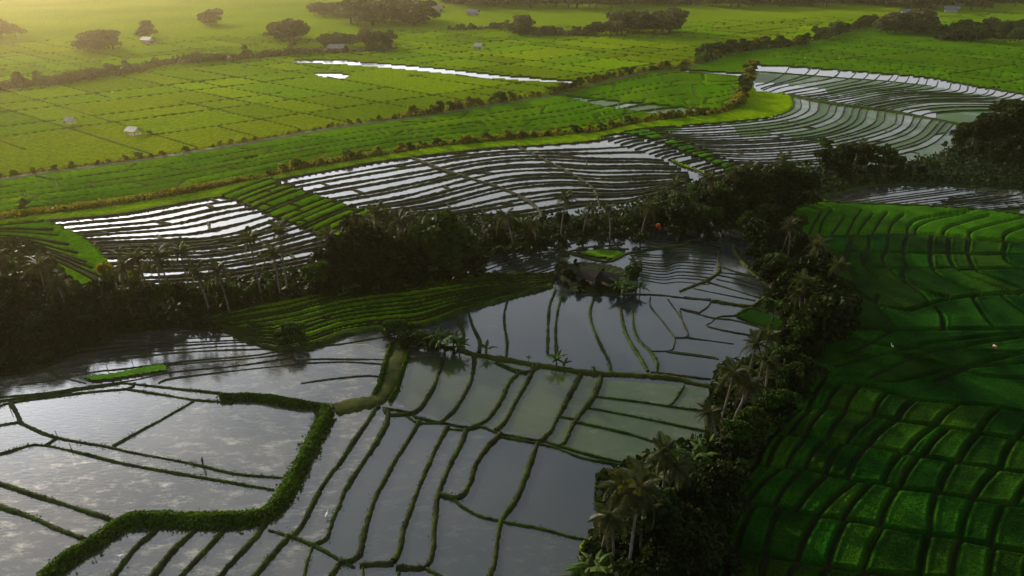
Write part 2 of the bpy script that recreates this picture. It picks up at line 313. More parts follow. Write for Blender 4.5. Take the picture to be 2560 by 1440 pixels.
# --- bunds: terraced strips in the middle distance
TW, TH = .68, .38
g = [Z(0, "107,555 200,546 300,537 400,520 480,505 556,492"), Z(0, "188,584 300,574 437,560 560,532 650,518"), Z(0, "228,608 437,601 504,598 600,580 689,548"),
     Z(0, "262,645 437,642 520,640 640,622 760,592 806,580"), Z(0, "330,735 500,725 650,700 800,672 880,655")]
for a, b, n, c in zip(g[:-1], g[1:], (3, 3, 5, 7), (1, 1, 1.5, 1.2)):
    ruled(a, b, n, TW, TH, 'bund_dark', 'left_terrace', last=False, cuts=c)
ruled("-150,588 0,566 110,556", "-150,612 100,640 300,735", 9, .5, .1, 'soil', 'green_terrace')
ruled("556,492 620,468 680,448", "800,592 870,560 935,532", 13, .5, .1, 'soil', 'green_saddle', cuts=1)
g = [Z(0, "690,451 800,431 950,405 1100,386 1230,372 1350,364 1480,354 1535,344"), Z(0, "760,480 900,455 1050,430 1200,402 1330,392 1480,397 1600,398 1660,402"),
     Z(0, "870,515 1000,493 1130,460 1250,432 1380,425 1500,432 1620,430 1720,432"), Z(0, "960,532 1100,515 1250,478 1400,462 1530,468 1640,462 1725,452"),
     Z(0, "1130,546 1300,540 1450,515 1560,507 1660,480")]
for a, b, n in zip(g[:-1], g[1:], (3, 4, 4, 5)):
    ruled(a, b, n, TW, TH, 'bund_dark', 'middle_terrace', last=(n == 5), cuts=1.6, cw=.4)
line(Z(0, "1030,395 1120,430 1250,470 1330,510 1360,548"), .9, .5, own='middle_terrace')
line(Z(0, "1290,365 1400,420 1480,470 1500,520"), .8, .5, own='middle_terrace')
ruled("1500,346 1530,337 1560,333", "1800,442 1815,436 1840,430", 17, .6, .4, 'bund_dark', 'ladder_terrace')
ruled("1560,332 1600,326 1640,322", "1845,436 1860,428 1880,424", 15, .5, .1, 'soil', 'green_tongue')
g = [Z(0, "1640,318 1750,310 1850,302 1940,290 1985,268 1978,240"), Z(0, "1640,330 1700,336 1850,330 1980,315 2060,290 2075,260"), Z(0, "1660,346 1750,356 1900,352 2040,340 2130,310 2150,270"),
     Z(0, "1715,370 1850,376 2000,368 2120,350 2230,315 2240,282"), Z(0, "1780,396 1900,400 2030,392 2150,378 2280,345 2330,300"), Z(0, "1860,424 1950,420 2070,415 2200,405 2340,370 2405,312")]
for a, b, n in zip(g[:-1], g[1:], (4, 4, 4, 4, 4)):
    ruled(a, b, n, .5, .26, 'bund_dark', 'right_terrace', cuts=1.2, cw=.4, last=(n == 9))
line(Z(0, "1975,238 2075,258 2217,277 2330,297 2410,312"), 2.2, .5, 'bund_green', own='right_terrace')
g = [Z(0, "1975,165 1960,185 1925,205 1890,215"), Z(0, "2103,175 2080,195 2000,210 1950,220 1920,232"), Z(0, "2204,183 2180,203 2120,216 2036,233 1976,239"), Z(0, "2420,212 2405,232 2271,236 2170,254 2120,264"),
     Z(0, "2600,242 2530,255 2338,256 2254,267 2214,277"), Z(0, "2740,275 2600,278 2430,280 2350,285 2320,294")]
for a, b, n in zip(g[:-1], g[1:], (3, 3, 9, 7, 4)):
    ruled(a, b, n, .5, .26, 'bund_dark', 'upper_terrace', last=False)
line(Z(0, "1868,161 1975,165 2103,175 2204,183 2318,193 2439,215 2560,235 2720,262"), 1.0, .4, 'bund_green', own='upper_terrace')
line(Z(0, "1870,177 1975,185 2103,195 2204,202 2318,214"), .8, .3, 'bund_green', own='upper_terrace')
ruled("2045,505 2200,482 2340,464", "2450,526 2600,512 2740,497", 13, .28, .14, 'bund_dark', 'lake_terrace')
line(Z(0, "2035,505 2150,511 2300,516 2450,525 2560,540 2740,580"), .9, .4, 'bund_green', own='lake_terrace')
line(Z(0, "2035,505 2100,485 2160,468 2300,462 2430,468 2560,478 2740,490"), .8, .4, 'bund_green', own='lake_terrace')
# between the road and the second hedge
ruled(ROAD[:9]+[0, 8], HEDGE2[:14]-[0, 4], 6, .5, .12, 'soil', 'strip_fields', cuts=7, first=False, last=False)
ruled("1455,222 1560,205 1640,190 1720,182 1850,192", "1500,325 1600,300 1700,288 1790,278 1850,250", 6, .5, .12, 'soil', 'strip_fields', cuts=4)
# striped slope
ruled("500,800 620,772 750,745 900,712 1150,690 1390,690", "600,845 690,872 780,868 870,837 1000,822 1062,815 1160,778 1270,745 1380,716", 11, .6, .05, 'soil', 'striped_slope', cuts=1)  # dark row colour stands in for shading missing under the tree shadow
line(Z(0, "600,845 690,872 780,868 870,837 960,825 1062,815 1160,778 1270,745 1380,716"), .9, .5, 'bund_green', own='striped_slope')
# hillside
HW = dict(w=.55, h=.05, m='soil', own='rice_hillside')
line(Z(6, "860,345 1300,325 1700,320 2000,340 2300,370 2560,380 2800,395"), 1.5, .05, 'soil', own='rice_hillside')
for s in ["1320,320 1360,250 1430,170", "1430,315 1500,200 1540,160", "1550,310 1580,240 1660,180", "1690,315 1700,260 1800,205 2200,135", "1750,320 1765,265 1900,210 2150,160", "1950,335 2000,270 2300,180",
          "2150,350 2190,290 2560,195", "2400,372 2440,310 2700,230", "1030,335 1060,220 1130,130", "1120,330 1220,190", "950,340 1000,230 1050,150", "1240,325 1300,200 1350,140",
          "900,465 1300,458 1700,465 2000,472 2560,482 2800,490", "1240,560 1560,578 2000,580 2560,590 2800,600",
          "1280,330 1265,400 1240,470 1250,560 1310,640", "1410,325 1400,430 1360,490 1380,580 1470,660", "1540,325 1540,420 1505,500 1560,590 1640,660 1780,760 1860,850",
          "1700,322 1670,400 1660,480 1690,580 1650,620 1750,720 1990,800", "1870,328 1860,450 1890,600 2060,700 2230,775", "2000,342 1995,480 2060,590 2300,700 2520,780", "2150,355 2140,470 2200,590 2400,680 2800,850", "2430,375 2405,480 2470,560 2800,690",
          "1640,640 1850,760 2000,810", "1700,900 1830,860 1930,830 2200,790 2560,760 2800,745", "1150,1030 1600,1045 2000,1040 2300,1040 2560,1030 2800,1020",
          "1905,880 1950,950 1955,1040", "2170,800 2260,950 2340,1040", "2390,790 2480,860 2620,960", "1470,790 1460,850 1600,1040", "1200,700 1320,760 1460,850 1700,900",
          "1250,1210 1420,1130 1560,1045", "1150,1310 1500,1220 1850,1140 2100,1110 2560,1060", "1400,1390 1700,1250 2000,1180 2300,1130 2800,1060", "1450,1200 1750,1250 2050,1330 2300,1390 2800,1420", "1900,1429 2200,1300 2560,1210 2800,1160", "1200,1100 1700,1180 2200,1200 2800,1230"]:
    line(Z(6, s), **HW)
for s in ["1080,-40 1300,-60 1500,0 1700,-20 2000,-90 2560,-140", "1200,12 1350,30 1500,62 1700,130 2000,160 2300,180 2560,230 2800,270", "840,190 1080,200 1220,215 1400,250 1700,305 1900,330 2200,382 2560,440 2800,470",
          "520,380 760,390 1050,425 1220,452 1400,482 1600,522 1750,550 2000,592 2300,642 2560,682 2800,720", "370,590 620,625 900,652 1100,692 1300,742 1500,768 1620,792 1900,825 2150,872 2560,932 2800,960",
          "150,880 320,900 500,915 700,925 850,972 1000,1002 1200,1025 1480,1072 1700,1120 2050,1170 2250,1212 2560,1272 2800,1300", "60,1230 250,1262 600,1290 850,1332 1100,1372 1500,1435 2000,1480 2800,1560"]:
    line(Z(9, s), w=.35, h=.05, m='soil', own='rice_hillside')
rows = [("930:240 1070:205 1225:215 1430:255 1610:290 1890:330 2210:385 2500:430", "1090:-60 1200:10 1330:30 1540:75 1740:135 2060:165 2370:190 2700:250"),
        ("700:390 800:392 930:405 1090:430 1230:455 1390:480 1670:535 1800:560 2060:605 2380:655 2680:700", "900:193 975:195 1070:202 1230:218 1430:258 1600:288 1890:330 1990:345 2220:385 2480:430 2780:470"),
        ("480:610 560:618 640:627 780:642 920:655 1080:690 1240:725 1500:768 1630:795 1920:828 2170:878 2480:920", "620:385 680:388 760:392 930:408 1060:426 1200:450 1380:480 1640:530 1770:555 2030:598 2350:650 2640:695"),
        ("240:890 340:902 470:912 690:925 850:972 1010:1005 1200:1025 1480:1072 1850:1145 2070:1175 2300:1222 2600:1275", "430:598 560:615 740:640 900:652 1090:690 1300:742 1420:758 1612:790 1900:825 2170:876 2400:910 2700:950"),
        ("200:1255 400:1275 620:1292 870:1335 1090:1372 1350:1410 1780:1470 2010:1480 2290:1500 2560:1530", "330:901 540:917 740:935 1020:1004 1230:1030 1500:1076 1850:1140 2080:1175 2330:1225 2620:1280"),
        ("80:1440 330:1440 600:1440 800:1460 1020:1500 1300:1520 1700:1550 1980:1600 2300:1620", "180:1252 430:1278 650:1300 900:1340 1120:1375 1400:1420 1780:1460 2010:1480 2320:1510")]
for lo, hi in rows:
    for a, b in zip(lo.split(), hi.split()):
        a = [float(v) for v in a.split(':')]; b = [float(v) for v in b.split(':')]
        mid = [(a[0]+b[0])/2-14, (a[1]+b[1])/2-8]
        line(Z(9, "%f,%f %f,%f %f,%f" % (*a, *mid, *b)), w=.38, h=.05, m='soil', own='rice_hillside')
for i in range(9):
    x = 820+i*0; 
    line(Z(9, "%d,%d %d,%d" % (60+i*75, 870-i*95, 250+i*80, 560-i*70)), **HW)
# left upper pools
TN = dict(w=.26, h=.13, m='bund_dark', own='foreground_pools')
for s in ["2150,1170 1900,1215 1500,1250 1260,1275 900,1320 700,1340 400,1400 150,1435", "2150,1235 1800,1290 1300,1340 1000,1400 800,1430", "2230,1280 1800,1325 1500,1360 1250,1395 1180,1425",
          "2560,1130 2400,1150 2240,1180 2150,1200 1900,1235 1500,1268 1240,1290", "2180,1190 2180,1230 2240,1275 2300,1247 2560,1245 2850,1248 3000,1250", "2240,1276 2560,1265 2750,1275 2950,1290",
          "2560,1130 2850,1080 2990,1050", "340,1320 500,1260 700,1230 1000,1200 1400,1170 1650,1150 2080,1135", "-150,1435 0,1400 300,1340 500,1300 700,1270 1100,1220 1500,1185 2100,1165",
          "650,1090 900,1062 1300,1045 1560,1020", "600,1130 1000,1105 1400,1090 1760,1068", "560,1175 1000,1137 1400,1120 1880,1098", "500,1240 700,1195 1000,1165 1400,1140 1960,1110",
          "340,1330 440,1370 540,1400 640,1425", "-150,1380 100,1350 340,1318", "2240,1425 2450,1395 2700,1370 2830,1375"]:
    line(Z(4, s), **TN)
ruled(Z(4, "-200,1420 100,1385 340,1330"), Z(4, "-200,1240 0,1225 250,1190 450,1120"), 5, .26, .13, 'bund_dark', 'foreground_pools')
BN = dict(w=.34, h=.2, m='bund_green', own='foreground_pools')
for s in ["-200,130 0,100 300,75 700,20 900,-5", "-200,165 0,130 450,65 880,0", "-200,230 0,165 80,142 400,95 700,60 940,40", "940,40 1200,80 1450,120 1650,135 1720,150", "900,-5 1000,2 1300,35 1650,72",
          "940,38 990,20 1000,-5", "1450,125 1250,240 1050,350 840,465", "-200,350 0,310 120,290 160,295 400,395 800,470 1000,515 1300,570 1500,610 1750,670 2100,700",
          "430,400 340,460", "-200,580 0,525 150,480 300,455 600,515 900,590 1250,655 1600,715 2040,790"]:
    line(Z(7, s), **BN)
line(Z(7, "85,150 130,230 155,292"), .5, .35, 'bund_dark', own='foreground_pools')
for s in ["-200,690 0,745 200,810 450,890 700,970 860,1022", "-200,840 0,915 250,1000 450,1090 630,1155"]:
    line(Z(7, s), .5, .3, 'bund_green', own='foreground_pools')
# strips of the centre foreground
BB = dict(w=.62, h=.34, m='bund', own='lower_pools')
def z78(s8, s7=None):
    a = Z(8, s8)
    return np.vstack([a, Z(7, s7)]) if s7 else a
line(z78("300,170 265,190 200,290 100,430 0,590", "2440,700 2350,850 2250,1050 2170,1140"), **BB)
line(z78("330,190 360,230 330,330 230,500 120,660 30,810 0,900", "2480,1000 2430,1150 2330,1200"), **BB)
for s in ["600,285 580,300 520,400 430,540 330,720 260,860 210,1000 170,1150 150,1260 100,1310 0,1340 -70,1440", "800,320 730,450 650,620 590,770 520,950 470,1100 450,1220 400,1320", "940,340 900,450 820,600 770,720 730,830 710,950 700,1100 690,1250 660,1340 600,1370 420,1370",
          "1200,370 1100,470 1010,600 970,730 920,820 860,850 745,825", "1470,440 1420,580 1370,720 1300,880 1210,1000 1180,1100 1160,1250 1150,1340 1100,1450", "760,-180 735,-90 700,20 640,120 590,190 510,225 370,230",
          "1000,-205 995,-120 970,-10 900,120 830,220 750,290", "1330,-95 1310,-60 1260,-10 1200,120 1120,240 1060,290 950,340", "1445,-140 1420,-70 1390,-10 1300,150 1230,280 1160,350", "1790,-70 1760,-10 1690,120 1620,250 1570,350 1490,430", "1945,-80 1935,-20 1880,110 1800,210 1730,310 1680,420 1630,465",
          "150,1350 400,1338"]:
    line(Z(8, s), **BB)
BC = dict(w=.34, h=.2, m='bund_green', own='lower_pools')
for s in ["850,865 930,930 1050,990 1180,1020 1300,1045 1500,1080 1700,1135 1850,1165 1920,1190", "320,180 520,215 570,250 750,290 950,325 1060,320 1200,375 1500,425 1640,465 1900,540 2120,590", "500,240 580,290 760,295",
          "800,335 930,345 1030,325", "1200,395 1470,445 1620,480 1800,550 2120,612", "1900,95 2200,130 2450,168 2740,205", "2560,20 2500,110 2450,168", "1850,180 2200,245 2560,320 2760,360", "1760,285 2100,360 2400,450", "1630,245 1740,262",
          "170,1370 170,1450", "440,1370 430,1500", "640,1375 760,1440", "2560,-10 2640,0 2760,30"]:
    line(Z(8, s), **BC)
for s in ["1190,1040 1140,1110 1000,1230 830,1450", "1480,1030 1440,1100 1300,1230 1120,1450", "1690,1040 1640,1120 1500,1270 1330,1450", "1975,1040 1930,1110 1800,1250 1620,1450", "2150,1130 2130,1160 2040,1260 1880,1450"]:
    line(Z(7, s), **BB)
line(Z(7, "2000,1090 2150,1135 2330,1200 2560,1330 2640,1370"), **BC)
line(Z(7, "2330,1205 2290,1320 2260,1450"), **BC)
# centre pools
CC = dict(w=.5, h=.3, m='bund_green', own='centre_pools')
for s in ["850,920 900,1000 920,1080 905,1175", "960,905 990,1010 1040,1110 1035,1200", "1250,800 1225,900 1225,1000 1245,1130 1235,1240", "1600,740 1560,850 1550,1000 1545,1200", "1645,780 1620,900 1605,1050 1612,1210",
          "1890,800 1860,890 1880,1000 1920,1100 1980,1220 2012,1290 2010,1345", "2090,870 2110,1000 2160,1120 2230,1230 2290,1335", "2175,880 2190,1020 2230,1110 2310,1190 2360,1280 2355,1345"]:
    line(Z(5, s), **CC)
CT = dict(w=.28, h=.16, m='bund_dark', own='centre_pools')
for s in ["2310,780 2310,850 2380,940 2450,1030 2490,1090 2480,1160 2440,1185 2310,1185", "2440,800 2510,900 2570,1000 2590,1060 2560,1085 2490,1085", "1750,770 2310,765 2600,795 2760,800", "2310,1340 2560,1370 2760,1395",
          "2440,1185 2560,1200 2800,1235", "1600,430 1800,360 1900,345 2000,372 2100,400", "1650,455 1860,410 2000,400 2120,385", "1690,460 1950,430 2150,425", "1640,455 1600,600 1600,690"]:
    line(Z(5, s), **CT)
ruled(Z(5, "850,600 1000,525 1200,465 1450,430 1600,425"), Z(5, "1230,612 1400,570 1560,520 1640,490"), 6, .26, .13, 'bund_dark', 'centre_pools')
ruled(Z(5, "1280,612 1400,580 1560,530 1640,500"), Z(5, "1500,625 1560,615 1640,590"), 4, .26, .13, 'bund_dark', 'centre_pools')
b0 = np.vstack([Z(5, "2150,455 2400,470"), Z(6, "0,430 290,445")]); b1 = np.vstack([Z(5, "2230,650 2400,680"), Z(6, "0,670 220,690")])
ruled(b0, b1, 10, .26, .13, 'bund_dark', 'centre_pools')
ruled(Z(6, "-60,300 100,330 290,385 330,400"), Z(6, "-300,410 0,425 290,450"), 4, .26, .13, 'bund_dark', 'centre_pools')
line(Z(5, "1640,440 1700,455 1850,495 1990,520 2080,490 2150,455 2300,430 2560,400"), .6, .3, 'path', own='centre_pools')
OL = dict(w=.7, h=.3, m='path', own='centre_pools')
line(Z(6, "0,395 90,350 130,300 90,250 40,225"), **OL)
line(Z(6, "320,385 395,395 410,450 480,540 570,630 690,715 690,745 600,810 520,852 350,830 240,812"), **OL)
line(Z(6, "0,740 100,700 220,650 285,600 290,560"), **OL)
for s in ["140,265 290,300 320,380 400,400", "400,395 530,398", "420,465 560,470", "290,440 290,540 400,590 560,632 680,680", "290,600 450,615 600,645 690,700", "280,618 450,655 680,725", "270,650 450,690 670,745", "200,670 400,730 600,790", "100,720 300,760 560,810",
          "240,812 200,860 150,895", "30,780 240,812", "20,880 100,900 250,940 420,960 740,1052", "400,922 290,930 235,970 205,1000 420,1050 740,1092", "0,890 30,1000 62,1060 50,1083 0,1087", "50,1085 400,1132", "-100,1190 0,1205 290,1245", "-160,1340 0,1370 180,1392", "0,870 150,902", "530,480 400,400"]:
    line(Z(6, s), **CT)
line(np.vstack([Z(5, "880,1170 1000,1210 1300,1262 1600,1312 1900,1352 2300,1372 2560,1402"), Z(6, "100,1425 250,1450")]), 1.0, .4, 'path', own='centre_pools')
line(Z(5, "1160,1270 1300,1330 1400,1345 1480,1300"), **CC)
line(Z(0, "1838,790 1872,773 1905,779 1950,798"), **CC)
# far plain: field boundaries run with the road and across it
rx, ry = G(ROAD[[1, 9], 0], ROAD[[1, 9], 1]); d1 = np.array([rx[1]-rx[0], ry[1]-ry[0]]); d1 /= np.hypot(*d1)
vx, vy = G([0, 245], [326, 413]); d2 = np.array([vx[1]-vx[0], vy[1]-vy[0]]); d2 /= np.hypot(*d2)
o0 = np.array([rx[0], ry[0]])
road_w = np.stack(G(ROAD[:, 0], ROAD[:, 1]), 1)
def above_road(x, y):
    px, py = P(x, y, np.zeros_like(x)); ry_ = np.interp(px, ROAD[:, 0], ROAD[:, 1]); k = inpoly(px, py, RPOLY[[r[0] for r in REG].index('upper_terrace')])
    ok = (px > -170) & (px < 2740) & (py > 105-.03*px) & (py < ry_-5) & ((px < 2180) | (py < ry_))
    for i, p in enumerate(RPOLY):
        if p is not None and REG[i][0] in ('far_water_strip', 'far_water_patch'): ok &= ~inpoly(px, py, p)
    return ok
def above_right(x, y):
    px, py = P(x, y, np.zeros_like(x)); ry_ = np.interp(px, ROAD[:, 0], ROAD[:, 1]); ty = np.interp(px, [1868, 2103, 2318, 2439, 2560, 2720], [158, 173, 191, 212, 232, 260])
    return (px > 1880) & (px < 2740) & (py > np.where(px < 2187, ry_+6, 100)) & (py < ty)
def world_family(test, a, b, off, step, L, own, w=.5):
    for k in off:
        s = np.arange(-L, L, 6.0); p = o0+b*(k+rnd.uniform(-.28, .28))*step+a*s[:, None]
        p = p + np.array([-a[1], a[0]])*(np.sin(s/90+k)*2.0)[:, None]
        ok = test(p[:, 0], p[:, 1]); run = []
        gap = np.sin(s/53+k*2.1)+np.sin(s/31+k) > 1.05
        for q, t in zip(p, ok & ~gap):
            if t: run.append(q)
            else:
                if len(run) > 2: LINES.append((np.array(run), w, .1, 'soil', own))
                run = []
        if len(run) > 2: LINES.append((np.array(run), w, .1, 'soil', own))
perp = np.array([-d1[1], d1[0]])
world_family(above_road, d1, perp, range(1, 34), 22, 1500, 'far_rice_plain', .6)
world_family(above_road, d2, d1, range(-30, 60), 17, 1200, 'far_rice_plain', .6)
dr = np.array([math.cos(R(28)), math.sin(R(28))]); dk = np.array([math.cos(R(-42)), math.sin(R(-42))])
world_family(above_right, dk, np.array([.67, .74]), range(-10, 90), 11, 1200, 'upper_right_fields', .5)
world_family(above_right, dr, np.array([.47, -.88]), range(-60, 40), 24, 1200, 'upper_right_fields', .5)

# ------------------------------------------------------------------ grid over the ground: divide it into plots along the bunds
STEP = 3.0
X0, X1, Y0, Y1 = -150, 2711, -36, 1491
NX, NY = int((X1-X0)/STEP), int((Y1-Y0)/STEP)
gx = X0+np.arange(NX+1)*STEP; gy = Y0+np.arange(NY+1)*STEP
PX, PY = np.meshgrid(gx, gy); WX, WY = G(PX, PY); WT = T(WX, WY)
cx, cy = np.meshgrid(gx[:-1]+STEP/2, gy[:-1]+STEP/2)
reg = np.zeros((NY, NX), np.int32)
for i, p in enumerate(RPOLY):
    if p is None: continue
    a0, a1 = max(0, int((p[:, 0].min()-X0)/STEP)-1), min(NX, int((p[:, 0].max()-X0)/STEP)+2)
    b0_, b1_ = max(0, int((p[:, 1].min()-Y0)/STEP)-1), min(NY, int((p[:, 1].max()-Y0)/STEP)+2)
    m_ = inpoly(cx[b0_:b1_, a0:a1], cy[b0_:b1_, a0:a1], p); reg[b0_:b1_, a0:a1][m_] = i
bar = np.zeros((NY, NX), bool); DIST = np.full(PX.shape, 9.0)
LINES.append((np.stack(G(ROAD[:, 0], ROAD[:, 1]), 1), 3.0, .12, None, 'road'))
LINES.append((np.stack(G(HEDGE2[:, 0], HEDGE2[:, 1]), 1), 2.5, .12, 'bund_green', 'strip_fields'))
for pts, w, h, m_, own in LINES:
    lx, ly = P(pts[:, 0], pts[:, 1])
    for i in range(len(pts)-1):
        ax, ay, bx, by = lx[i], ly[i], lx[i+1], ly[i+1]
        n = int(max(abs(bx-ax), abs(by-ay))/STEP*4)+2
        t = np.linspace(0, 1, n); ii = ((ay+(by-ay)*t-Y0)/STEP).astype(int); jj = ((ax+(bx-ax)*t-X0)/STEP).astype(int)
        ok = (ii >= 0) & (ii < NY) & (jj >= 0) & (jj < NX); bar[ii[ok], jj[ok]] = True
        A, B = pts[i], pts[i+1]; dep = max(30, min(A[1], B[1]))
        rp_ = min(60, (1.1+w/2)*FPX/(dep*1.1)+4)
        j0, j1 = int((min(ax, bx)-rp_-X0)/STEP), int((max(ax, bx)+rp_-X0)/STEP)+2
        i0, i1 = int((min(ay, by)-rp_-Y0)/STEP), int((max(ay, by)+rp_-Y0)/STEP)+2
        j0, i0 = max(j0, 0), max(i0, 0); j1, i1 = min(j1, NX+1), min(i1, NY+1)
        if j0 >= j1 or i0 >= i1: continue
        qx = WX[i0:i1, j0:j1]-A[0]; qy = WY[i0:i1, j0:j1]-A[1]; vx_, vy_ = B-A; l2 = vx_*vx_+vy_*vy_+1e-9
        tt = np.clip((qx*vx_+qy*vy_)/l2, 0, 1); d = np.hypot(qx-tt*vx_, qy-tt*vy_)-w/2
        DIST[i0:i1, j0:j1] = np.minimum(DIST[i0:i1, j0:j1], d)
DIST = np.clip(DIST, 0, 9)
# connected plots by runs and union-find
lab = np.zeros((NY, NX), np.int32); par = [0]
def find(a):
    while par[a] != a: par[a] = par[par[a]]; a = par[a]
    return a
prev = []
for r_ in range(NY):
    key = np.where(bar[r_], -1, reg[r_]); ch = np.flatnonzero(np.diff(key))+1; st = np.r_[0, ch]; en = np.r_[ch, NX]; cur = []; pi = 0
    for s_, e_ in zip(st, en):
        kk = key[s_]
        if kk < 0: continue
        par.append(len(par)); l = len(par)-1
        while pi < len(prev) and prev[pi][1] <= s_: pi += 1
        q = pi
        while q < len(prev) and prev[q][0] < e_:
            if prev[q][2] == kk:
                a, b = find(prev[q][3]), find(l)
                if a != b: par[b] = a
            q += 1
        lab[r_, s_:e_] = l; cur.append((s_, e_, kk, l))
    prev = cur
root = np.array([find(i) for i in range(len(par))]); lab = root[lab]
cnt = np.bincount(lab.ravel(), minlength=len(par)); lab[cnt[lab] < 7] = 0
for _ in range(12):
    z0 = lab == 0
    if not z0.any(): break
    for dy_, dx_ in ((0, 1), (0, -1), (1, 0), (-1, 0)):
        sh = np.roll(lab, (dy_, dx_), (0, 1)); z0 = lab == 0; lab[z0] = sh[z0]
order = np.argsort(lab.ravel(), kind='stable'); ls = lab.ravel()[order]; bounds = np.flatnonzero(np.diff(ls))+1
chunks = np.split(order, bounds)
OWN = {}
def owner(name):
    if name not in OWN: OWN[name] = tag(empty(name), kind='structure')
    return OWN[name]
noise2 = lambda x, y: (np.sin(x*.9+1.7*np.sin(y*.6))+np.sin(y*1.1+1.3*np.sin(x*.7))+np.sin((x+y)*2.3)*.5)/2.5
count = {}; big = {}
chunks.sort(key=len, reverse=True)
for c in chunks:
    l = lab.ravel()[c[0]]
    if l == 0: continue
    rid = np.bincount(reg.ravel()[c]).argmax(); name, typ, ch_, edge, _ = REG[rid]
    ii, jj = c//NX, c % NX
    v0 = ii*(NX+1)+jj; q = np.stack([v0+NX+1, v0+NX+2, v0+1, v0], 1)
    u, inv = np.unique(q.ravel(), return_inverse=True); f = inv.reshape(-1, 4)
    x, y, t = WX.ravel()[u], WY.ravel()[u], WT.ravel()[u]; d = DIST.ravel()[u]
    if typ.startswith('water'): z = np.full_like(x, t.mean()+rnd.uniform(-.012, .012)); nm = 'flooded_paddy'
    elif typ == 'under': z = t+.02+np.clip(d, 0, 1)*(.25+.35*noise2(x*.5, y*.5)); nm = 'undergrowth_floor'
    else:
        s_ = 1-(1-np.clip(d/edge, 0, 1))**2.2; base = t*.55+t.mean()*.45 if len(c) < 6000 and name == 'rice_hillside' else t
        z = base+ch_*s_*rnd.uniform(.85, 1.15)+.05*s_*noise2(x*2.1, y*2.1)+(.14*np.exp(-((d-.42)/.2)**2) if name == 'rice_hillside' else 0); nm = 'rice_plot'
    big.setdefault(name, []).append((nm, typ, np.stack([x, y, z], 1), f))
for name, L_ in big.items():
    par_ = owner('rice_fields' if False else name)
    for k, (nm, typ, v, f) in enumerate(L_[:290]):
        link(bpy.data.objects.new(nm, mesh_np(nm, v, f, M[typ], True)), par_)
    rest = L_[290:]
    if rest:
        n = 0; vv = []; ff = []
        for nm, typ, v, f in rest: vv.append(v); ff.append(f+n); n += len(v)
        tag(link(bpy.data.objects.new('small_plots', mesh_np('small_plots', np.vstack(vv), np.vstack(ff), M[rest[0][1]], True)), par_), kind='stuff')

# base ground to the horizon, a little below the plots
ux = np.unique(np.r_[np.linspace(-200, 300, 61), np.linspace(-3500, 3500, 41)]); uy = np.unique(np.r_[np.linspace(-60, 300, 46), np.linspace(-300, 6000, 41)])
UX, UY = np.meshgrid(ux, uy); UZ = T(UX, UY)-.45
v = np.stack([UX.ravel(), UY.ravel(), UZ.ravel()], 1); n = len(ux)
ii, jj = np.meshgrid(np.arange(len(uy)-1), np.arange(n-1), indexing='ij'); v0 = (ii*n+jj).ravel()
gm = link(bpy.data.objects.new('ground', mesh_np('ground', v, np.stack([v0, v0+1, v0+n+1, v0+n], 1), M['ground'], True))); tag(gm, kind='structure')

# ------------------------------------------------------------------ bunds as swept earth banks
def ribbon(pts, w, h, m_, z0=0.0, jag=.12):
    d = np.r_[0, np.cumsum(np.hypot(*np.diff(pts, axis=0).T))]
    if d[-1] < .3: return None
    dist = max(40, np.hypot(*pts.mean(0))); st = max(.35, dist/260); n = max(2, int(d[-1]/st)+1)
    p = resamp(pts, n); tg = np.gradient(p, axis=0); tg /= np.hypot(*tg.T)[:, None]+1e-9; nr = np.stack([-tg[:, 1], tg[:, 0]], 1)
    sl = np.interp(np.arange(n), np.linspace(0, n, max(3, n//9)), rng.uniform(.72, 1.3, max(3, n//9))); wob = sl*(1+jag*rng.standard_normal(n)); p = p+nr*(rng.standard_normal(n)*w*.05)[:, None]
    prof = [(-.62, -.5), (-.47, .55), (-.22, 1), (.22, 1.02), (.47, .55), (.62, -.5)]
    rows_ = []
    for a, b in prof:
        q = p+nr*(a*w*wob)[:, None]; hh = b*h*sl*(1+jag*1.2*rng.standard_normal(n)) if b > 0 else np.full(n, b*.3)
        rows_.append(np.c_[q, T(q[:, 0], q[:, 1])+hh+z0])
    v = np.stack(rows_, 1).reshape(-1, 3); k = len(prof)
    i_, j_ = np.meshgrid(np.arange(n-1), np.arange(k-1), indexing='ij'); a = (i_*k+j_).ravel()
    return v, np.stack([a, a+k, a+k+1, a+1], 1)
bc = {}
LINES.sort(key=lambda L_: np.hypot(*L_[0].mean(0)))
rest = {}
for pts, w, h, m_, own in LINES:
    if m_ is None: continue
    if m_ == 'soil' and (own != 'rice_hillside'): w, h, m_ = (.3, .50, 'bund_far') if own in ('far_rice_plain', 'upper_right_fields') else (.35, .42, 'bund_far') if own == 'strip_fields' else (max(w*.7, .35), .55, 'bund_field')     # narrow grassy bunds standing in the crop
    r_ = ribbon(pts, w, h, m_)
    if r_ is None: continue
    bc[own] = bc.get(own, 0)+1
    if bc[own] <= 290: link(bpy.data.objects.new('earth_bund', mesh_np('earth_bund', r_[0], r_[1], M[m_], True)), owner(own))
    else: rest.setdefault((own, m_), []).append(r_)
for (own, m_), L_ in rest.items():
    n = 0; vv = []; ff = []
    for v, f in L_: vv.append(v); ff.append(f+n); n += len(v)
    tag(link(bpy.data.objects.new('short_bunds', mesh_np('short_bunds', np.vstack(vv), np.vstack(ff), M[m_], True)), owner(own)), kind='stuff')
rw = smooth(ROAD); rw = np.stack(G(rw[:, 0], rw[:, 1]), 1)
v, f = ribbon(rw, 2.0, .10, 'road', .12, .03); tag(link(bpy.data.objects.new('road', mesh_np('road', v, f, M['road'], True))), kind='structure')
pw = smooth(Z(0, "1012,842 1000,870 990,905 978,945 960,985 930,1004 880,1014 840,1028")); pw = np.stack(G(pw[:, 0], pw[:, 1]), 1)
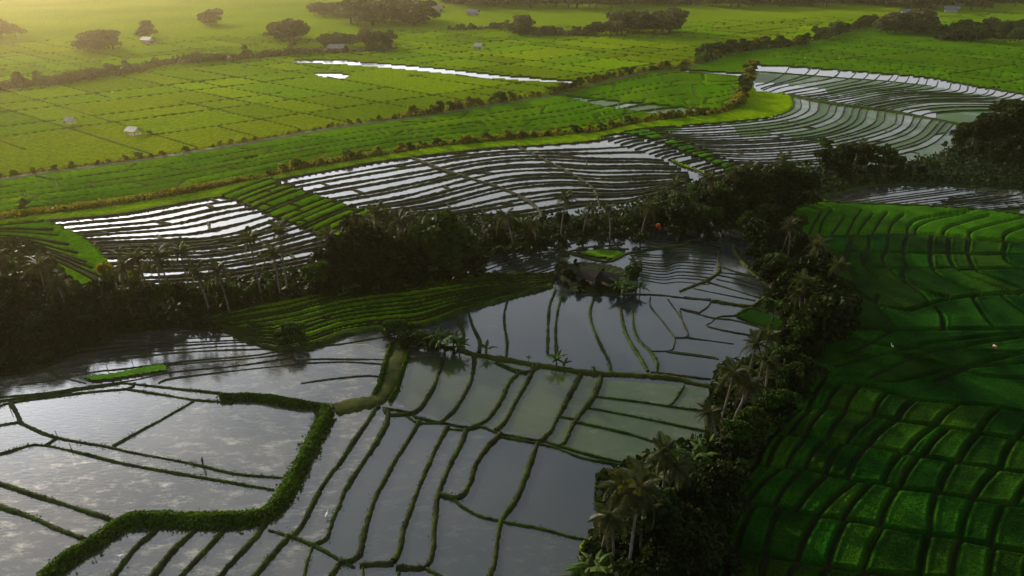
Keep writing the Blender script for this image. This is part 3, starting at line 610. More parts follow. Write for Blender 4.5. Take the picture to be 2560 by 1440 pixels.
v, f = ribbon(pw, 2.7, .35, 'path', .05, .05); tag(link(bpy.data.objects.new('dirt_path', mesh_np('dirt_path', v, f, M['path'], True))), kind='structure')

# ------------------------------------------------------------------ foliage
def leaf_quads(c, nrm, size, r=rng):           # small bent leaf-clump faces at points c
    n = len(c); a = r.standard_normal((n, 3)); a += nrm*.6; a /= np.linalg.norm(a, axis=1)[:, None]
    b = np.cross(a, r.standard_normal((n, 3))); b /= np.linalg.norm(b, axis=1)[:, None]+1e-9; cc = np.cross(a, b)
    s = size*(.6+.8*r.random((n, 1))); q = np.stack([c-b*s*.5-cc*s*.28, c+b*s*.1-cc*s*.5, c+b*s*.62+cc*s*.05, c-b*s*.05+cc*s*.5], 1)
    f = np.arange(n*4).reshape(n, 4); return q.reshape(-1, 3), f
def crown_mesh(name, mt, H, W, n, lobes, size, seed, low=.25):
    r = np.random.default_rng(seed); cs = []; ns = []
    for k in range(lobes):
        an = r.uniform(0, 6.28); rad = W*.5*math.sqrt(r.random())*.75; zc = H*(low+(1-low)*r.uniform(.25, .82)) if k else H*.78
        if k == 0: rad = 0
        c0 = np.array([math.cos(an)*rad, math.sin(an)*rad, zc]); rr = W*r.uniform(.17, .30)
        m = int(n/lobes); d = r.standard_normal((m, 3)); d[:, 2] = np.abs(d[:, 2])*1.1-.35; d /= np.linalg.norm(d, axis=1)[:, None]
        cs.append(c0+d*rr*(r.uniform(.55, 1.08, (m, 1)))*np.array([1, 1, .85])); ns.append(d)
    v, f = leaf_quads(np.vstack(cs), np.vstack(ns), size, r)
    v[:, 2] = np.clip(v[:, 2], .15, H*1.02)
    return mesh_np(name, v, f, mt)
def trunk_mesh(name, H, W, seed, mt):
    r = random.Random(seed); b = MB(); lean = r.uniform(-.3, .3)
    b.tube([(0, 0, -.5), (lean*.3, 0, H*.25), (lean, .1, H*.55), (lean*1.2, .2, H*.85)], [H*.03, H*.022, H*.016, H*.006])
    for k in range(5):
        an = k*1.26+r.random(); z = H*(.32+.09*k); L_ = W*.33
        b.tube([(lean*.6, 0, z), (lean*.6+math.cos(an)*L_*.5, math.sin(an)*L_*.5, z+H*.10), (lean*.6+math.cos(an)*L_, math.sin(an)*L_, z+H*.2)], [H*.012, H*.008, H*.003], 5)
    return b.mesh(name, mt)
# unit-size tree kinds (height 1 is scaled to metres): kind -> list of (trunk mesh, crown mesh), nominal height
KIND = {}
for kind, mt, H, W, n, lb, sz, low in [('broadleaf_tree', 'leaf_dark', 10, 8, 2600, 11, .62, .2), ('leafy_tree', 'leaf_mid', 9, 6.5, 2200, 9, .55, .2), ('sunlit_tree', 'leaf_sunlit', 9, 6, 2000, 9, .55, .15),
                                   ('shrub', 'leaf_mid', 3, 3.4, 800, 6, .34, .02), ('dark_shrub', 'leaf_dark', 3, 3.6, 800, 6, .36, .02), ('warm_shrub', 'leaf_sunlit', 3, 3, 520, 5, .42, .02), ('red_leafed_tree', 'leaf_red', 5, 3.5, 900, 6, .4, .2), ('far_tree', 'leaf_far', 9, 8, 900, 8, .95, .05)]:
    KIND[kind] = (H, [(trunk_mesh('trunk', H, W, 31*i+len(kind), M['bark']), crown_mesh('crown', M[mt], H, W, n, lb, sz, 17*i+len(kind)*3, low)) for i in range(4 if H > 5 else 3)])
# palm: arched fronds with hanging leaflets
def frond_mesh(seed, mt, L_=3.6, droop=1.0):
    r = random.Random(seed); v = []; f = []; pts = []
    for i in range(11):
        t = i/10; pts.append(Vector((L_*(t*.98-.12*t*t*droop), 0, L_*(.42*t-.95*droop*t*t))))
    for i in range(10):
        n = len(v); w = .05*(1-i/11); a, b = pts[i], pts[i+1]
        v += [a+Vector((0, -w, 0)), a+Vector((0, w, 0)), b+Vector((0, w*.8, 0)), b+Vector((0, -w*.8, 0))]; f.append((n, n+1, n+2, n+3))
    for i in range(1, 22):
        t = i/22; k = t*10; j = min(9, int(k)); p = pts[j].lerp(pts[j+1], k-j); ln = .95*math.sin(math.pi*min(1, t*.85+.13))+.12
        for sd in (-1, 1):
            n = len(v); e = p+Vector((ln*.45, sd*ln*.78, -ln*(.35+r.uniform(0, .3)))); s2 = Vector((.10, 0, 0)); md = p.lerp(e, .5)+Vector((0, 0, .07))
            v += [p-s2*.5, p+s2*.5, md+s2*.9, e, md-s2*.4]; f.append((n, n+1, n+2, n+3, n+4))
    m = bpy.data.meshes.new('frond'); m.from_pydata(v, [], f); m.materials.append(mt); m.update(); return m
FR = [frond_mesh(i, M['frond'], 3.0+.25*i, .6+.17*i) for i in range(6)]; FDRY = frond_mesh(9, M['dry'], 3.0, 1.5)
def banana_leaf(seed, mt=None):
    r = random.Random(seed); v = []; f = []; L_ = 2.4+.3*seed
    for i in range(9):
        t = i/8; c = Vector((L_*(t-.1*t*t), 0, L_*(.75*t-1.0*t*t*(.7+.15*seed)))); w = .34*math.sin(math.pi*min(1, .08+t*.9))+.02
        for s in (-1, 0, 1): v.append(c+Vector((0, s*w, -abs(s)*w*.45+r.uniform(-.03, .03))))
    for i in range(8):
        for s in (0, 1): n = i*3+s; f.append((n, n+1, n+4, n+3))
    m = bpy.data.meshes.new('leaf'); m.from_pydata(v, [], f); m.materials.append(M['banana']); m.update(); return m
BL = [banana_leaf(i) for i in range(3)]
def spot(px, py):
    x, y = G(px, py); return float(x), float(y), float(T(np.float64(x), np.float64(y)))
def height_from(x, y, z, top):                 # height whose top reaches the picture row `top`
    b = (top-720)/FPX; dx_, dy_, dz_ = 0, CP-b*SP, -SP-b*CP
    t = y/dy_; return max(.6, CAM_H+dz_*t-z)
TREES = []
def tree(kind, px, py, top=None, H=None, wide=1.0, sink=.1):
    x, y, z = spot(px, py); h0, var = KIND[kind]
    h = H or min(22, height_from(x, y, z, top))*(rnd.uniform(.60, .92) if 560 < py < 920 and kind == 'broadleaf_tree' else rnd.uniform(.72, 1.0)); s = h/h0
    o = empty({'far_tree': 'tree', 'dark_shrub': 'shrub', 'warm_shrub': 'shrub', 'sunlit_tree': 'leafy_tree'}.get(kind, kind), (x, y, z-sink), rnd.uniform(0, 6.28))
    k = rnd.randrange(len(var)); tm, cm = var[k]
    wx = s*wide*rnd.uniform(.9, 1.15)
    for nm, me in (('trunk', tm), ('crown', cm)):
        c = link(bpy.data.objects.new(nm, me), o); c.scale = (wx, wx, s)
    TREES.append((o, kind, px, h)); return o
def palm(px, py, top=None, H=None, n=17, dry=1):
    x, y, z = spot(px, py); h = H or min(20, height_from(x, y, z, top))*(.86 if py > 1000 else .96); hs = max(2.5, h-1.3)
    o = empty('palm_tree', (x, y, z-.1), rnd.uniform(0, 6.28)); lean = rnd.uniform(.1, 2.2); b = MB()
    pts = [(lean*(t**1.7), .1*math.sin(t*5), -.3+(hs+.3)*t) for t in np.linspace(0, 1, 8)]
    b.tube(pts, [.26, .20, .17, .16, .15, .14, .14, .17], 7); b.build('trunk', M['bark_pale'] if rnd.random() < .4 else M['bark'], o)
    top_ = Vector(pts[-1])
    for i in range(n):
        el = R(62-i*5.6+rnd.uniform(-8, 8)); az = i*2.4+rnd.uniform(-.3, .3)
        fr = link(bpy.data.objects.new('frond', FDRY if (dry and i >= n-2) else FR[min(5, max(0, int(i*6/n+rnd.uniform(-1.3, 1.3))))]), o)
        fr.location = top_; fr.rotation_euler = (0, -max(el, R(-48)), az); sc = rnd.uniform(.75, 1.0)*min(1.0, max(.7, h/12)); fr.scale = (sc,)*3
    cb = MB()
    for i in range(5):
        a = i*1.25; p = top_+Vector((math.cos(a)*.28, math.sin(a)*.28, -.25)); cb.tube([p+Vector((0, 0, .12)), p, p-Vector((0, 0, .13))], [.05, .13, .05], 6)
    cb.build('coconut_bunch', M['dry'], o); TREES.append((o, 'palm_tree', px, h)); return o
def banana(px, py, H=3.2, n=9):
    x, y, z = spot(px, py); o = empty('banana_plant', (x, y, z-.05), rnd.uniform(0, 6.28)); b = MB(); s = H/3.2
    b.tube([(0, 0, -.1), (.05, 0, .7*s), (.1, 0, 1.5*s)], [.16*s, .13*s, .09*s], 7); b.build('stem', M['banana'], o)
    for i in range(n):
        l = link(bpy.data.objects.new('leaf', BL[rnd.randrange(3)]), o); l.location = (.1, 0, 1.45*s)
        l.rotation_euler = (0, -R(rnd.uniform(8, 48)), i*2.4+rnd.uniform(-.3, .3)); l.scale = (s*rnd.uniform(.8, 1.05),)*3
    TREES.append((o, 'banana_plant', px, H)); return o
ORD = ['', 'second', 'third', 'fourth', 'fifth', 'sixth', 'seventh', 'eighth', 'ninth', 'tenth', 'eleventh', 'twelfth', 'thirteenth', 'fourteenth', 'fifteenth', 'sixteenth', 'seventeenth', 'eighteenth', 'nineteenth', 'twentieth',
       'twenty first', 'twenty second', 'twenty third', 'twenty fourth', 'twenty fifth', 'twenty sixth', 'twenty seventh', 'twenty eighth', 'twenty ninth', 'thirtieth']
DESC = {'broadleaf_tree': ('dark broadleaf tree', 'tree'), 'leafy_tree': ('mid green leafy tree', 'tree'), 'sunlit_tree': ('sunlit toned leafy tree', 'tree'), 'shrub': ('green rounded shrub', 'shrub'), 'dark_shrub': ('dark green shrub', 'shrub'),
        'warm_shrub': ('yellow green bush', 'shrub'), 'red_leafed_tree': ('red leafed tree', 'tree'), 'far_tree': ('hazy bushy tree', 'tree'), 'palm_tree': ('tall drooping palm', 'palm tree'), 'banana_plant': ('broad leaved banana plant', 'banana plant')}
def close_group(place, group):                 # labels for everything planted since the last call
    by = {}
    for t in TREES: by.setdefault(t[1], []).append(t)
    for kind, L_ in by.items():
        L_.sort(key=lambda t: t[2]); d, cat = DESC[kind]
        for i, (o, _, px, h) in enumerate(L_):
            if len(L_) == 1: lb = '%s %s' % (d, place)
            elif i == 0: lb = 'leftmost %s %s' % (d, place)
            elif i == len(L_)-1: lb = 'rightmost %s %s' % (d, place)
            else: lb = '%s %s %s' % (ORD[i] if i < 30 else 'next', d, place)
            tag(o, lb, cat, group)
    TREES.clear()
def many(kind, s):
    for p in s.split():
        v = [float(q) for q in p.split(',')]; tree(kind, v[0], v[1], v[2], wide=v[3] if len(v) > 3 else 1.0)

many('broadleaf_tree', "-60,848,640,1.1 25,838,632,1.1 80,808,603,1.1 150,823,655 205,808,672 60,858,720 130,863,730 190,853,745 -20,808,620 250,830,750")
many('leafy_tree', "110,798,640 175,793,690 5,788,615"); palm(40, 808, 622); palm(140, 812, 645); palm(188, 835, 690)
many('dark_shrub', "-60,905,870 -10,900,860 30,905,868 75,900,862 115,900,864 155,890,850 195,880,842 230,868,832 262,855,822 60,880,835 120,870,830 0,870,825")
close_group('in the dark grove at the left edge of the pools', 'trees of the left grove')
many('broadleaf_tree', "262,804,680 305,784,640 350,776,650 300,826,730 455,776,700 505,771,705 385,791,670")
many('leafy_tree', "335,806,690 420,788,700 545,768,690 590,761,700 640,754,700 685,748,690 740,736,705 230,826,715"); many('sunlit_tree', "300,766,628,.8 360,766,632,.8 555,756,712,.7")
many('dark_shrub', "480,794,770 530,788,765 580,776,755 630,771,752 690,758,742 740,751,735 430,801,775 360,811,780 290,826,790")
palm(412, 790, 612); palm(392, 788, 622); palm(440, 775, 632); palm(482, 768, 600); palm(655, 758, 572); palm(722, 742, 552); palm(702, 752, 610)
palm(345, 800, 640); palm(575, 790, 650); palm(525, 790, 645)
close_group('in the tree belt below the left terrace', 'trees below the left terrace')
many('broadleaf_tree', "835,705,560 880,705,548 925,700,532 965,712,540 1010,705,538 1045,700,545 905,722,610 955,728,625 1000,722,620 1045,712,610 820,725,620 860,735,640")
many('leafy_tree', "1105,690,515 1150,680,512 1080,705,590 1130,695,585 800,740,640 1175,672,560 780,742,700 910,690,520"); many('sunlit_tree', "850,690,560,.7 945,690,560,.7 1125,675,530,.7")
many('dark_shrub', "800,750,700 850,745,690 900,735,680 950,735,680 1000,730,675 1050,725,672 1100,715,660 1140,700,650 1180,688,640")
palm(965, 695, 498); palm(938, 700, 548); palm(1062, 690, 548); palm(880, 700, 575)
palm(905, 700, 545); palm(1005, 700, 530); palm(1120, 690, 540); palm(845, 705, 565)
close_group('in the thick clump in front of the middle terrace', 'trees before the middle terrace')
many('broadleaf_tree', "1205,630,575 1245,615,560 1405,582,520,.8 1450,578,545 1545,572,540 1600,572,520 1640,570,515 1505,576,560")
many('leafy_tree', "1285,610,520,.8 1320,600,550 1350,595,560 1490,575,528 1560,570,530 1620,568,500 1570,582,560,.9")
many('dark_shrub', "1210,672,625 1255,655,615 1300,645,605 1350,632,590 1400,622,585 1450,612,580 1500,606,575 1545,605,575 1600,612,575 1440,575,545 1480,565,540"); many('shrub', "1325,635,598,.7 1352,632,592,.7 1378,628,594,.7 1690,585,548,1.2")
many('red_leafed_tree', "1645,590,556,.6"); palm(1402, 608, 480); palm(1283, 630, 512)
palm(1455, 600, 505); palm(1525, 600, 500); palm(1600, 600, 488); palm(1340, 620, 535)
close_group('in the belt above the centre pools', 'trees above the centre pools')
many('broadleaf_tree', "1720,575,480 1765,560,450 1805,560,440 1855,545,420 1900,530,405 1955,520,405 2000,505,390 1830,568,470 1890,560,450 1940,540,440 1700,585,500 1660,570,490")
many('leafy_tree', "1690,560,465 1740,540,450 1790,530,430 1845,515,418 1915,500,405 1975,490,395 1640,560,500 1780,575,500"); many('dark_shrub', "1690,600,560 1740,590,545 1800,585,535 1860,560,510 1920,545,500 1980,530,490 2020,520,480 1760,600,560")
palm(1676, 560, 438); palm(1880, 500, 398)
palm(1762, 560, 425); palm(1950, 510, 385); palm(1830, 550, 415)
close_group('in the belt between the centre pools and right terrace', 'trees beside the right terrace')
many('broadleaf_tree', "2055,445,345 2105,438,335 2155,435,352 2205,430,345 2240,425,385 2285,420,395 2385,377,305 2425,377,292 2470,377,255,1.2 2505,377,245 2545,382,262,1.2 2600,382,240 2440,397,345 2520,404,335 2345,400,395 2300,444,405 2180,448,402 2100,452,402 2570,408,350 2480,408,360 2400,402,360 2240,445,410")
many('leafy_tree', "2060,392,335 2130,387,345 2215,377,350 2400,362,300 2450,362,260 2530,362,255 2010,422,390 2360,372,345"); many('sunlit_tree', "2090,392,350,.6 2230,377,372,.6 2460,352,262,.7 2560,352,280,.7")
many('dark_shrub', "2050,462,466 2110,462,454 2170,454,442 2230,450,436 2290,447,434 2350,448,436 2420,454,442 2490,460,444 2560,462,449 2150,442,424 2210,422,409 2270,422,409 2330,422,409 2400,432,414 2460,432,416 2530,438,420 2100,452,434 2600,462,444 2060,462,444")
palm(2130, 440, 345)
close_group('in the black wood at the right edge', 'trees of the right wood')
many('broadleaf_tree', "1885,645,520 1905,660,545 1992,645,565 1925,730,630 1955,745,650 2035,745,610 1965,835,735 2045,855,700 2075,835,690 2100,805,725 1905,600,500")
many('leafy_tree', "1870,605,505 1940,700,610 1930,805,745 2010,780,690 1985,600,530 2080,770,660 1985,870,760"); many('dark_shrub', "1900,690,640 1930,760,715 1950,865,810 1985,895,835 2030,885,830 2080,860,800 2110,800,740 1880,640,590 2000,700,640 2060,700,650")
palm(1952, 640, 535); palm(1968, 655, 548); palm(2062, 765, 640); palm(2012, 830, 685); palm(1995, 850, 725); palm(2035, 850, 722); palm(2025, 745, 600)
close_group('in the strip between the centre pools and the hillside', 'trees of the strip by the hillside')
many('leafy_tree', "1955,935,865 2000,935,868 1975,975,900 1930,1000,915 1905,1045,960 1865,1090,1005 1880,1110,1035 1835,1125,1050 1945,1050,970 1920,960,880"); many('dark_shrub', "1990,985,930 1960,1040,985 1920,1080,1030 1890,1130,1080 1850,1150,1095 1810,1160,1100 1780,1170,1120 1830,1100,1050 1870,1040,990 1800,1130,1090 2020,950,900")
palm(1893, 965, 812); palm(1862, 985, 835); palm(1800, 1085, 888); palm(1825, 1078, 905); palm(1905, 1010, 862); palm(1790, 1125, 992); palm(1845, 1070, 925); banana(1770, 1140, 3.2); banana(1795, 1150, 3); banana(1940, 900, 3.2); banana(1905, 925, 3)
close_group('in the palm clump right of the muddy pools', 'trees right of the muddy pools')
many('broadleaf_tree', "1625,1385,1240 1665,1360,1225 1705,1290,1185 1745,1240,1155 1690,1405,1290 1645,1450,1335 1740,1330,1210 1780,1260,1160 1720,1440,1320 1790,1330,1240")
many('dark_shrub', "1560,1470,1410 1600,1490,1420 1660,1490,1420 1720,1400,1340 1770,1350,1280 1800,1280,1220 1760,1230,1170 1820,1210,1150 1700,1330,1260 1640,1300,1240 1600,1330,1280 1560,1400,1340 1800,1420,1350 1750,1470,1400")
for a in [(1502, 1400, 1160), (1530, 1425, 1215), (1572, 1450, 1180), (1602, 1405, 1158), (1655, 1305, 1098), (1685, 1295, 1108), (1590, 1380, 1210)]: palm(*a, n=19)
for a in [(1462, 1462), (1490, 1450), (1530, 1455), (1475, 1480), (1510, 1490), (1545, 1480), (1640, 1225), (1612, 1240), (1700, 1180), (1725, 1172), (1750, 1165), (1560, 1250), (1450, 1490)]: banana(*a, H=3.3)
close_group('in the jungle corner between the pools and the dark hillside', 'trees of the lower right corner')
many('shrub', "722,868,795,1.0 745,866,805,.8 700,866,815,.8"); close_group('at the top corner of the grey pools', 'shrubs at the grey pools')
many('shrub', "988,848,785,.8 1015,850,800 1035,858,820,.9"); banana(1092, 872, 3.6, 13); banana(1112, 878, 3.9, 14); banana(1134, 876, 3.5, 13); banana(1148, 884, 2.8, 11); banana(1072, 866, 3.2, 12); tree('shrub', 1062, 872, H=2.2); tree('leafy_tree', 1000, 846, H=3.8); tree('shrub', 1045, 866, H=3); tree('shrub', 1075, 880, H=2.4); tree('dark_shrub', 1020, 870, H=2.6); tree('shrub', 975, 842, H=2); tree('dark_shrub', 1100, 884, H=1.8); tree('dark_shrub', 1128, 886, H=1.6); banana(1218, 888, 2.4, 7); banana(1392, 918, 2.8); banana(1410, 922, 2.2, 6); banana(1488, 932, 1.3, 6); banana(1322, 902, 1.1, 5)
close_group('on the earth wall between the centre and lower pools', 'plants on the earth wall')
many('leafy_tree', "1570,722,645,.7 1588,718,652,.7"); many('dark_shrub', "1400,682,640,.6 1410,728,700,.6 1445,736,715,.6 1500,742,722,.6 1550,738,712,.6 1440,668,645,.4"); palm(1592, 715, 640); palm(1420, 690, 636); banana(1545, 735, 3.2); banana(1560, 742, 3); banana(1600, 735, 2.6)
many('dark_shrub', "1460,722,690,.6 1492,728,695,.6 1535,726,690,.6 1508,690,668,.5 1425,710,670,.7")
close_group('on the hut island in the centre pools', 'plants on the hut island')
for px, py, tp in [(68, 532, 490), (1170, 262, 243), (1160, 266, 246), (1182, 260, 248), (1452, 219, 196), (1632, 182, 158), (748, 418, 392), (742, 424, 398), (983, 300, 283), (375, 340, 320), (1200, 126, 98)]:
    tree('leafy_tree', px, py, tp, wide=.9)
close_group('standing alone above the field hedges', 'lone trees among the fields')
# hedge bushes along the road and the second track
def along(curve, a, b, gap, kinds, H, off=0.0, spread=1.0):
    w_ = np.stack(G(curve[:, 0], curve[:, 1]), 1); d = np.r_[0, np.cumsum(np.hypot(*np.diff(w_, axis=0).T))]; s = 0; o = []
    while s < d[-1]:
        x, y = np.interp(s, d, w_[:, 0]), np.interp(s, d, w_[:, 1]); px, py = P(x, y)
        if a < px < b:
            x += rnd.uniform(-spread, spread); y += rnd.uniform(-spread, spread)+off; px, py = P(x, y)
            o.append(tree(rnd.choice(kinds), float(px), float(py), H=rnd.uniform(*H)))
        s += gap*rnd.uniform(.5, 1.6)
    return o
def same(label, cat, group):
    for t in TREES: tag(t[0], label, cat, group)
    TREES.clear()
RS, HS = smooth(ROAD), smooth(HEDGE2)
along(RS, -60, 1150, 3.6, ['warm_shrub', 'warm_shrub', 'shrub'], (1.0, 2.3), 2.4, .8); same('low yellow green bush along the far side of the road', 'shrub', 'bushes along the road')
along(RS, 1020, 1750, 3.6, ['warm_shrub', 'shrub'], (2.2, 4.6), 3.0, 1.2); same('tall olive bush in the hedge beside the road', 'shrub', 'hedge bushes beside the road')
along(RS, 1750, 2200, 3.6, ['leafy_tree', 'shrub', 'sunlit_tree', 'dark_shrub'], (3.5, 8.5), 2, 2.5); same('bushy tree in the row running up to the far wood', 'tree', 'row of trees up to the far wood')
along(HS, -40, 700, 4.0, ['warm_shrub', 'shrub'], (.9, 2.0), 0, 1.0); same('low bush on the track below the strip fields', 'shrub', 'bushes on the lower track')
along(HS, 700, 1870, 2.9, ['warm_shrub', 'warm_shrub', 'shrub'], (1.6, 3.3), 0, 1.3); same('yellow green bush in the hedge above the middle terrace', 'shrub', 'hedge above the middle terrace')
along(HS, 1830, 1900, 3.0, ['leafy_tree', 'warm_shrub'], (3, 6), 0, 1.5); same('upright tree at the meeting of hedge and upper pools', 'tree', 'trees at the upper pools')
# hazy trees of the plain
def clump(x0, x1, y0, y1, n, H, place, group, kind='far_tree'):
    for i in range(n):
        tree(kind, rnd.uniform(x0, x1), rnd.uniform(y0, y1), H=rnd.uniform(*H), wide=1.35)
    close_group(place, group)
clump(205, 298, 122, 132, 9, (7, 12), 'in the hazy clump on the left plain', 'hazy clump on the left plain')
clump(-20, 48, 92, 98, 6, (9, 13), 'in the hazy clump at the top left edge', 'hazy clump at the top left edge')
clump(505, 560, 58, 66, 5, (7, 11), 'in the faint clump at the top left', 'faint clump at the top left')
clump(352, 385, 92, 100, 3, (8, 11), 'beside the pale roof on the left plain', 'trees by the pale roof')
clump(690, 760, 92, 108, 9, (8, 14), 'in the hazy clump above the water strip', 'hazy clump above the water strip')
clump(870, 1090, 48, 68, 26, (11, 18), 'in the large hazy wood at the top', 'large hazy wood at the top')
clump(780, 860, 38, 48, 8, (7, 12), 'left of the large hazy wood', 'trees left of the hazy wood')
clump(800, 980, 105, 124, 14, (6, 10), 'above the end of the water strip', 'trees above the water strip')
clump(1285, 1325, 80, 87, 5, (9, 14), 'at the end of the mid plain hedge', 'trees at the end of the plain hedge')
clump(1330, 1490, 84, 90, 14, (4, 6), 'in the hedge across the mid plain', 'hedge across the mid plain')
clump(1484, 1545, 84, 90, 8, (7, 10), 'left of the dark grove on the plain', 'trees left of the plain grove')
clump(1545, 1695, 76, 86, 18, (9, 15), 'in the dark grove on the far plain', 'dark grove on the far plain')
clump(1120, 1290, 66, 76, 10, (3, 5), 'in the thin hedge under the hazy wood', 'thin hedge under the hazy wood')
clump(2188, 2335, 68, 88, 22, (8, 14), 'in the brown wood at the upper right', 'brown wood at the upper right')
clump(2335, 2600, 76, 108, 28, (6, 10), 'in the dark slope wood at the upper right', 'slope wood at the upper right', 'leafy_tree')
RowT = Z(0, "-60,232 0,224 120,212 230,196 330,178 420,160 560,152 700,138 800,132 980,128")
along(smooth(RowT), -60, 900, 11, ['far_tree'], (3, 7.5), 0, 4); same('hazy bush in the long hedge across the left plain', 'tree', 'long hedge across the left plain')
for x0, x1, y0, y1, n, nm in [(1090, 1500, 4, 24, 28, 'above the mid plain'), (1500, 1900, 2, 22, 29, 'above the far fields'), (1900, 2260, -6, 20, 29, 'beyond the last green field'), (2260, 2600, -4, 28, 29, 'at the top right corner')]:
    clump(x0, x1, y0, y1, n, (13, 20), 'in the distant grey wood '+nm, 'distant wood '+nm)

# far wood across the top of the view and dark understorey of the right wood: leaves nobody could count
def wood(name, x0, x1, y0, y1, n, hmax, size, mt, label):
    px = rng.uniform(x0, x1, n*2); py = rng.uniform(y0, y1, n*2) + 5*np.sin(px/37)+3*np.sin(px/11); ok = (noise2(px/31, py/4) > -.25) & (py < y1) ; px, py = px[ok][:n], py[ok][:n]
    x, y = G(px, py); hh = hmax*(.55+.45*noise2(x/9, y/9))
    scatter(name, np.c_[x, y, T(x, y)+np.maximum(.3, hh*np.sqrt(rng.random(len(x))))], size, mt, label, 'wood')
# thick living banks around the big left pools, undergrowth and tufts: uncountable leaves
def scatter(name, pts, size, mt, label=None, cat=None, up=.5):
    n_ = np.zeros_like(pts); n_[:, 2] = up; v, f = leaf_quads(pts, n_, size)
    o = link(bpy.data.objects.new(name, mesh_np(name, v, f, mt))); tag(o, label, cat, kind='stuff'); return o
def bank(label, curve, w, h, dens, mt='leaf_bank', size=.28):
    c = smooth(curve); p = np.stack(G(c[:, 0], c[:, 1]), 1)
    v, f = ribbon(p, w*.85, h*.38, 'under', 0, .05); o = empty('hedge', (0, 0, 0)); tag(o, label, 'hedge')
    link(bpy.data.objects.new('bank', mesh_np('bank', v, f, M['under'], True)), o)
    L_ = np.hypot(*np.diff(p, axis=0).T).sum(); n = int(L_*dens); k = resamp(p, 400)[rng.integers(0, 400, n)]
    a = rng.standard_normal(n)*w*.25; b = rng.uniform(0, 6.28, n); q = k+np.stack([np.cos(b), np.sin(b)], 1)*a[:, None]
    lump = .5+.5*noise2(q[:, 0]*.8, q[:, 1]*.8)
    z = T(q[:, 0], q[:, 1])+.1+h*np.clip(1-(a/(w*.6))**2, .1, 1)*rng.uniform(.3, 1.05, n)*(.55+.6*lump)
    s = np.zeros((n, 3)); s[:, 2] = .5; v, f = leaf_quads(np.c_[q, z], s, size)
    tag(link(bpy.data.objects.new('foliage', mesh_np('foliage', v, f, M[mt])), o), kind='stuff')
bank('lush green hedge bank curving round the largest grey pool', Z(7, "2420,190 2405,300 2325,450 2250,600 2165,760 2080,890 1970,985 1700,1025 1300,1020 1000,1028 870,1075 710,1190 500,1320 330,1470"), 2.5, 1.05, 620)
bank('short green hedge bank above the largest grey pool', Z(7, "1650,110 1900,110 2200,155 2420,185"), 1.6, .85, 520)
bank('narrow green strip left of the brown path', Z(0, "985,850 965,905 950,960 935,988"), .8, .6, 300, size=.25)
bank('narrow green strip right of the brown path', Z(0, "1022,880 1005,930 992,975 975,1005"), .7, .5, 300, size=.25)
px_ = rng.uniform(-150, 2700, 260000); py_ = rng.uniform(280, 1490, 260000); ok = inpoly(px_, py_, RPOLY[3]); px_, py_ = px_[ok], py_[ok]
for i, p in enumerate(RPOLY):
    if p is not None and i > 3: k = ~inpoly(px_, py_, p); px_, py_ = px_[k], py_[k]
wood('far_wood', 1090, 2700, -30, 14, 52000, 12, 2.6, M['leaf_far'], 'distant grey wood along the top of the view')
wood('far_wood', 2335, 2720, 72, 104, 14000, 7, 1.8, M['leaf_dark'], 'dark wood on the upper right slope')
def strip(name, curve, a, b, n, wdt, hmax, size, mt, off=0):
    w_ = np.stack(G(curve[:, 0], curve[:, 1]), 1); k = rng.random(n)*(len(w_)-1); i = k.astype(int); p = w_[i]*(1-(k-i))[:, None]+w_[np.minimum(i+1, len(w_)-1)]*(k-i)[:, None]
    p = p+rng.standard_normal((n, 2))*wdt; p[:, 1] += off; qx, qy = P(p[:, 0], p[:, 1]); dens = noise2(p[:, 0]*.11, p[:, 1]*.11)*.5+.5
    ok = (qx > a) & (qx < b) & (rng.random(n) < .25+dens); p = p[ok]; hh = hmax*(.3+.9*dens[ok])
    scatter(name, np.c_[p, T(p[:, 0], p[:, 1])+rng.random(len(p))*hh+.1], size, mt)
strip('hedge_growth', RS, -60, 1100, 9000, .8, .9, .55, M['leaf_sunlit'], 2.4)
strip('hedge_growth', RS, 1000, 1760, 11000, 1.0, 2.4, .7, M['leaf_sunlit'], 3.0)
strip('hedge_growth', RS, 1740, 2200, 12000, 2.2, 4.5, 1.2, M['leaf_mid'], 2)
strip('hedge_growth', HS, -60, 1880, 26000, .9, 1.6, .5, M['leaf_sunlit'])
strip('hedge_growth', smooth(RowT), -80, 1000, 9000, 3, 3.5, 1.4, M['leaf_far'])
strip('hedge_growth', Z(0, "1120,76 1290,70 1300,84 1400,88 1490,90"), 1120, 1490, 3500, 3, 2.8, 1.4, M['leaf_far'])
x_, y_ = G(px_, py_)
keep = (y_ > 0); x_, y_ = x_[keep][:48000], y_[keep][:48000]
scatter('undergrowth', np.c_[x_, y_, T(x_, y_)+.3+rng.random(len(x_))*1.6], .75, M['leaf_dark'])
tp = []
for pts, w, h, m_, own in LINES:
    if m_ in ('bund', 'bund_green', 'path') and own in ('lower_pools', 'foreground_pools', 'centre_pools', 'striped_slope'):
        L_ = np.hypot(*np.diff(pts, axis=0).T).sum(); n = int(L_*26); q = resamp(pts, 200)[rng.integers(0, 200, n)]+rng.standard_normal((n, 2))*w*.36; tall = np.clip(noise2(q[:, 0]*1.9, q[:, 1]*1.9), 0, 1)
        q = q[rng.random(n) < .35+.65*tall]; tall = np.clip(noise2(q[:, 0]*1.9, q[:, 1]*1.9), 0, 1)
        tp.append(np.c_[q, T(q[:, 0], q[:, 1])+h*.8+rng.random(len(q))*(.08+.5*tall)])
scatter('grass', np.vstack(tp), .13, M['leaf_mid'])

